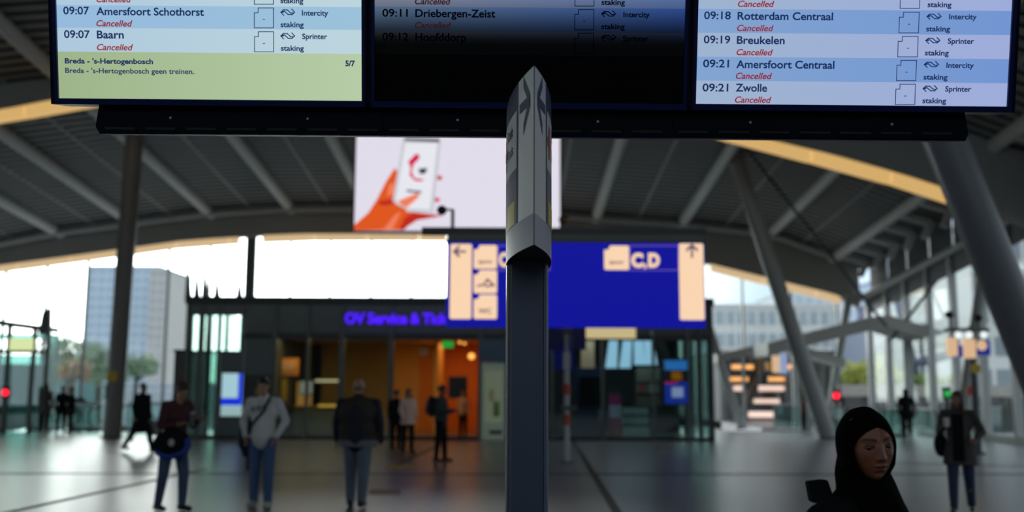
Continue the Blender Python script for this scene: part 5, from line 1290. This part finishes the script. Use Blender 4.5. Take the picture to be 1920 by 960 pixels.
# body as one surface below the head (full figure down to the floor)
b = MB(); nk = HCW+V((0, .02, -.09)); nb = HCW+V((-.025, .035, -.185)); ch = HCW+V((-.045, .05, -.38)); pv = V((-.045, .05, .84)); shr = R(46)
RB = Matrix.Rotation(shr, 3, 'Z')
cap(b, nk, nb, .050, .055); cap(b, ch, pv, .12, .12); b.ell(ch, (.16, .105, .15), 16, rot=RB); b.ell(pv, (.16, .11, .12), 16, rot=RB)
SHW = {s: nb+V((-.02, 0, -.045-.05*(s > 0)))+RB @ V((s*.185, 0, 0)) for s in (-1, 1)}
WR = {}
for s in (-1, 1):
    e = SHW[s]+RB @ V((s*.05, .03*s, -.26)); w = e+RB @ V((s*.01, -.06-.04*s, -.22)); WR[s] = (e, w)
    cap(b, nb+V((0, 0, -.04)), SHW[s], .055, .05); cap(b, SHW[s], e, .043, .035); cap(b, e, w, .034, .024)
    fd = (w-e).normalized(); side = (RB @ V((0, -1, 0))); side = (side-fd*side.dot(fd)).normalized(); nrm = fd.cross(side)*(-s)
    b.ell(w+fd*.045, (.018, .034, .044), 12, rot=Matrix((nrm, side, fd)).transposed())
    for i, L_f in enumerate((.066, .074, .068, .054)):
        r_ = w+fd*.075+side*(.031-.0215*i); k1 = r_+fd*L_f*.5+nrm*.005; k2 = k1+(fd*.8+nrm*.6).normalized()*L_f*.45; cap(b, r_-fd*.02, k1, .0085, .008, 8); cap(b, k1, k2, .008, .007, 8)
    t0 = w+fd*.02+side*.026; t1 = t0+(fd*.65+side*.7).normalized()*.038; t2 = t1+(fd*.95+side*.25).normalized()*.03; cap(b, t0, t1, .011, .010, 8); cap(b, t1, t2, .010, .008, 8)
    h_ = pv+RB @ V((s*.085, 0, -.03)); kn = h_+RB @ V((0, -.10*s-.01, -.37)); an = V((kn.x, kn.y, .08))+RB @ V((0, .06*(1-s), 0))
    cap(b, h_, kn, .08, .05); cap(b, kn, an, .05, .034); cap(b, an+RB @ V((0, .02, -.04)), an+RB @ V((0, -.14, -.05)), .034, .026); WR[('l', s)] = (h_, kn, an)
bm_ = soft(b, .008, 3)
bmx = bmesh.new(); bmx.from_mesh(bm_); n_b = len(bmx.faces); bmx.from_mesh(hm)
me = bpy.data.meshes.new('body'); bmx.faces.ensure_lookup_table()
bmx.to_mesh(me); bmx.free()
for m in (SKW, LIP, BROW): me.materials.append(m)
obj('body', me, t)
# eyes looking at the camera
EW = mat('eye_white', (.17, .15, .14), .3); EI = mat('iris_brown', (.03, .012, .006), .1); 
for s in (-1, 1):
    c_ = HCW+RF @ V((s*.0315, -.0665, .004)); look = (CAM-(c_+V((hc.x, WY, 0)))).normalized(); look = (look*.9+ (RF @ V((0,-1,0)))*.1).normalized()
    zax = look; xax = zax.cross(V((0, 0, 1))).normalized(); yax = zax.cross(xax)
    rotm = Matrix((xax, yax, zax)).transposed()
    b = MB(); b.ell(c_, (.0118, .0118, .0118), 32, rot=rotm)
    mm = b.mesh('eye', [EW, EI], fix=False)
    mi = [1 if (V(p_.center)-c_).normalized().dot(look) > .77 else 0 for p_ in mm.polygons]; mm.polygons.foreach_set('material_index', mi); obj('eye', mm, t)
# headscarf: hood grown around the face opening, then a draped fall
def scarf():
    b = MB(); n = 64; rings_ = []
    for w in (-.12, 0, .05, .14, .28, .42, .56, .70, .84, .95, 1.0):
        r_ = []
        for i in range(n):
            ph = 2*math.pi*i/n; c, s = math.cos(ph), math.sin(ph)
            rx = .092 if c < 0 else .086; rz = .122 if s > 0 else .142; k = 1/math.sqrt((c/(.072 if c < 0 else .062))**2+(s/(.062 if s > 0 else .113))**2)*(1-.13*abs(math.sin(2*ph))*(s > 0))   # opening radius
            lim = math.sqrt((k*c/rx)**2+(k*s/rz)**2); a0 = math.asin(min(.98, lim)); al = a0+(math.pi-a0)*max(0, w)
            sh = 1.0; yo = 0
            if w < 0: sh = .93; yo = .014
            if w > 0: sh = 1+.018*math.sin(8*ph+w*9)*(1-w) + .02*math.exp(-((w-.12)/.1)**2)
            r_.append(RF @ V((rx*math.sin(al)*c*sh, -.104*math.cos(al)+.012+yo+(.010*(1-w) if s < -.6 and w >= 0 else 0), rz*math.sin(al)*s*sh+.004))+HCW)
        rings_.append(r_)
    b.rings(rings_)
    rs = []; m = 72
    L2 = [(-.030, .070, .060, .050, 0), (-.060, .080, .066, .045, 0), (-.085, .086, .074, .040, .004), (-.110, .090, .088, .026, .01), (-.14, .094, .104, .008, .01), (-.175, .106, .118, .002, .02), (-.22, .128, .138, .0, .03), (-.28, .148, .155, .01, .05), (-.36, .158, .165, .015, .06), (-.45, .155, .165, .02, .07)]
    for dz, rx, ry, dyy, fo in L2:
        r_ = []
        for i in range(m):
            ph = 2*math.pi*i/m; f = 1+fo*.45*math.sin(7*ph+dz*22)+fo*.25*math.sin(13*ph-dz*9)+(.02 if fo else 0)*math.sin(dz*150+2*math.sin(ph))
            r_.append(HCW+V((-.006+rx*f*math.cos(ph)-dz*.04, dyy+.012+ry*f*math.sin(ph), dz)))
        rs.append(r_)
    b.rings(rs); return b
me = scarf().mesh('headscarf', HB); o = obj('headscarf', me, t); s_ = o.modifiers.new('s', 'SUBSURF'); s_.levels = 1; s_.render_levels = 1
b = MB()
for i in range(9): q_ = HCW+RF @ V((-.062+i*.0055, -.022-.0006*i, .088+i*.0030+.0)); b.ell(q_, (.0009,)*3, 8)
b.build('bead_trim', mat('tiny_beads', (.7, .7, .7), .1, metal=1), t, 'row of tiny pale beads')
# coat
b = MB(); b.ell(ch, (.19, .14, .17), 18, rot=RB); cap(b, ch, pv, .15, .16)
for s in (-1, 1):
    cap(b, nb+V((0, 0, -.035)), SHW[s]+V((0, 0, .0)), .078, .068); cap(b, SHW[s], WR[s][0], .066, .056); cap(b, WR[s][0], WR[s][1], .055, .042)
cap(b, nb+V((0, .02, -.01)), nb+V((0, .03, -.05)), .085, .10)
b.rings([[tuple(RB @ V((math.cos(q)*rx, math.sin(q)*ry, 0))+V((pv.x, pv.y, z))) for q in [2*math.pi*i/24 for i in range(24)]] for rx, ry, z in ((.19, .15, .95), (.205, .17, .7), (.22, .19, .45))], caps=True)
me = soft(b, .010, 3); me.materials.append(CT); obj('coat', me, t)
# turned collar standing on the far-left shoulder
b = MB(); cc = at(1530, 915, WY)-V((hc.x, WY, 0))
b.add([cc+V((-.015, .03, .018)), cc+V((.045, .02, .024)), cc+V((.07, .02, -.05)), cc+V((-.005, .03, -.050)), cc+V((-.010, .09, .014)), cc+V((.05, .10, .020)), cc+V((.07, .10, -.06)), cc+V((.0, .09, -.05))],
      [(0, 1, 2, 3), (4, 5, 6, 7), (0, 1, 5, 4), (1, 2, 6, 5), (2, 3, 7, 6), (3, 0, 4, 7)]); o = b.build('collar', CT, t)
bv = o.modifiers.new('b', 'BEVEL'); bv.width = .006; bv.segments = 2
b = MB()
for s in (-1, 1): h_, kn, an = WR[('l', s)]; cap(b, h_, kn, .09, .065); cap(b, kn, an+V((0, 0, .02)), .065, .05)
me = soft(b, .012, 3); me.materials.append(DKC); obj('trousers', me, t)
for s in (-1, 1):
    an = WR[('l', s)][2]; b = MB(); cap(b, an+RB @ V((0, .03, -.03)), an+RB @ V((0, -.15, -.042)), .046, .034); cap(b, an, an+V((0, 0, .03)), .048, .045); me = soft(b, .011, 2); me.materials.append(BLACK); obj('shoe', me, t)
bpy.context.view_layer.update()
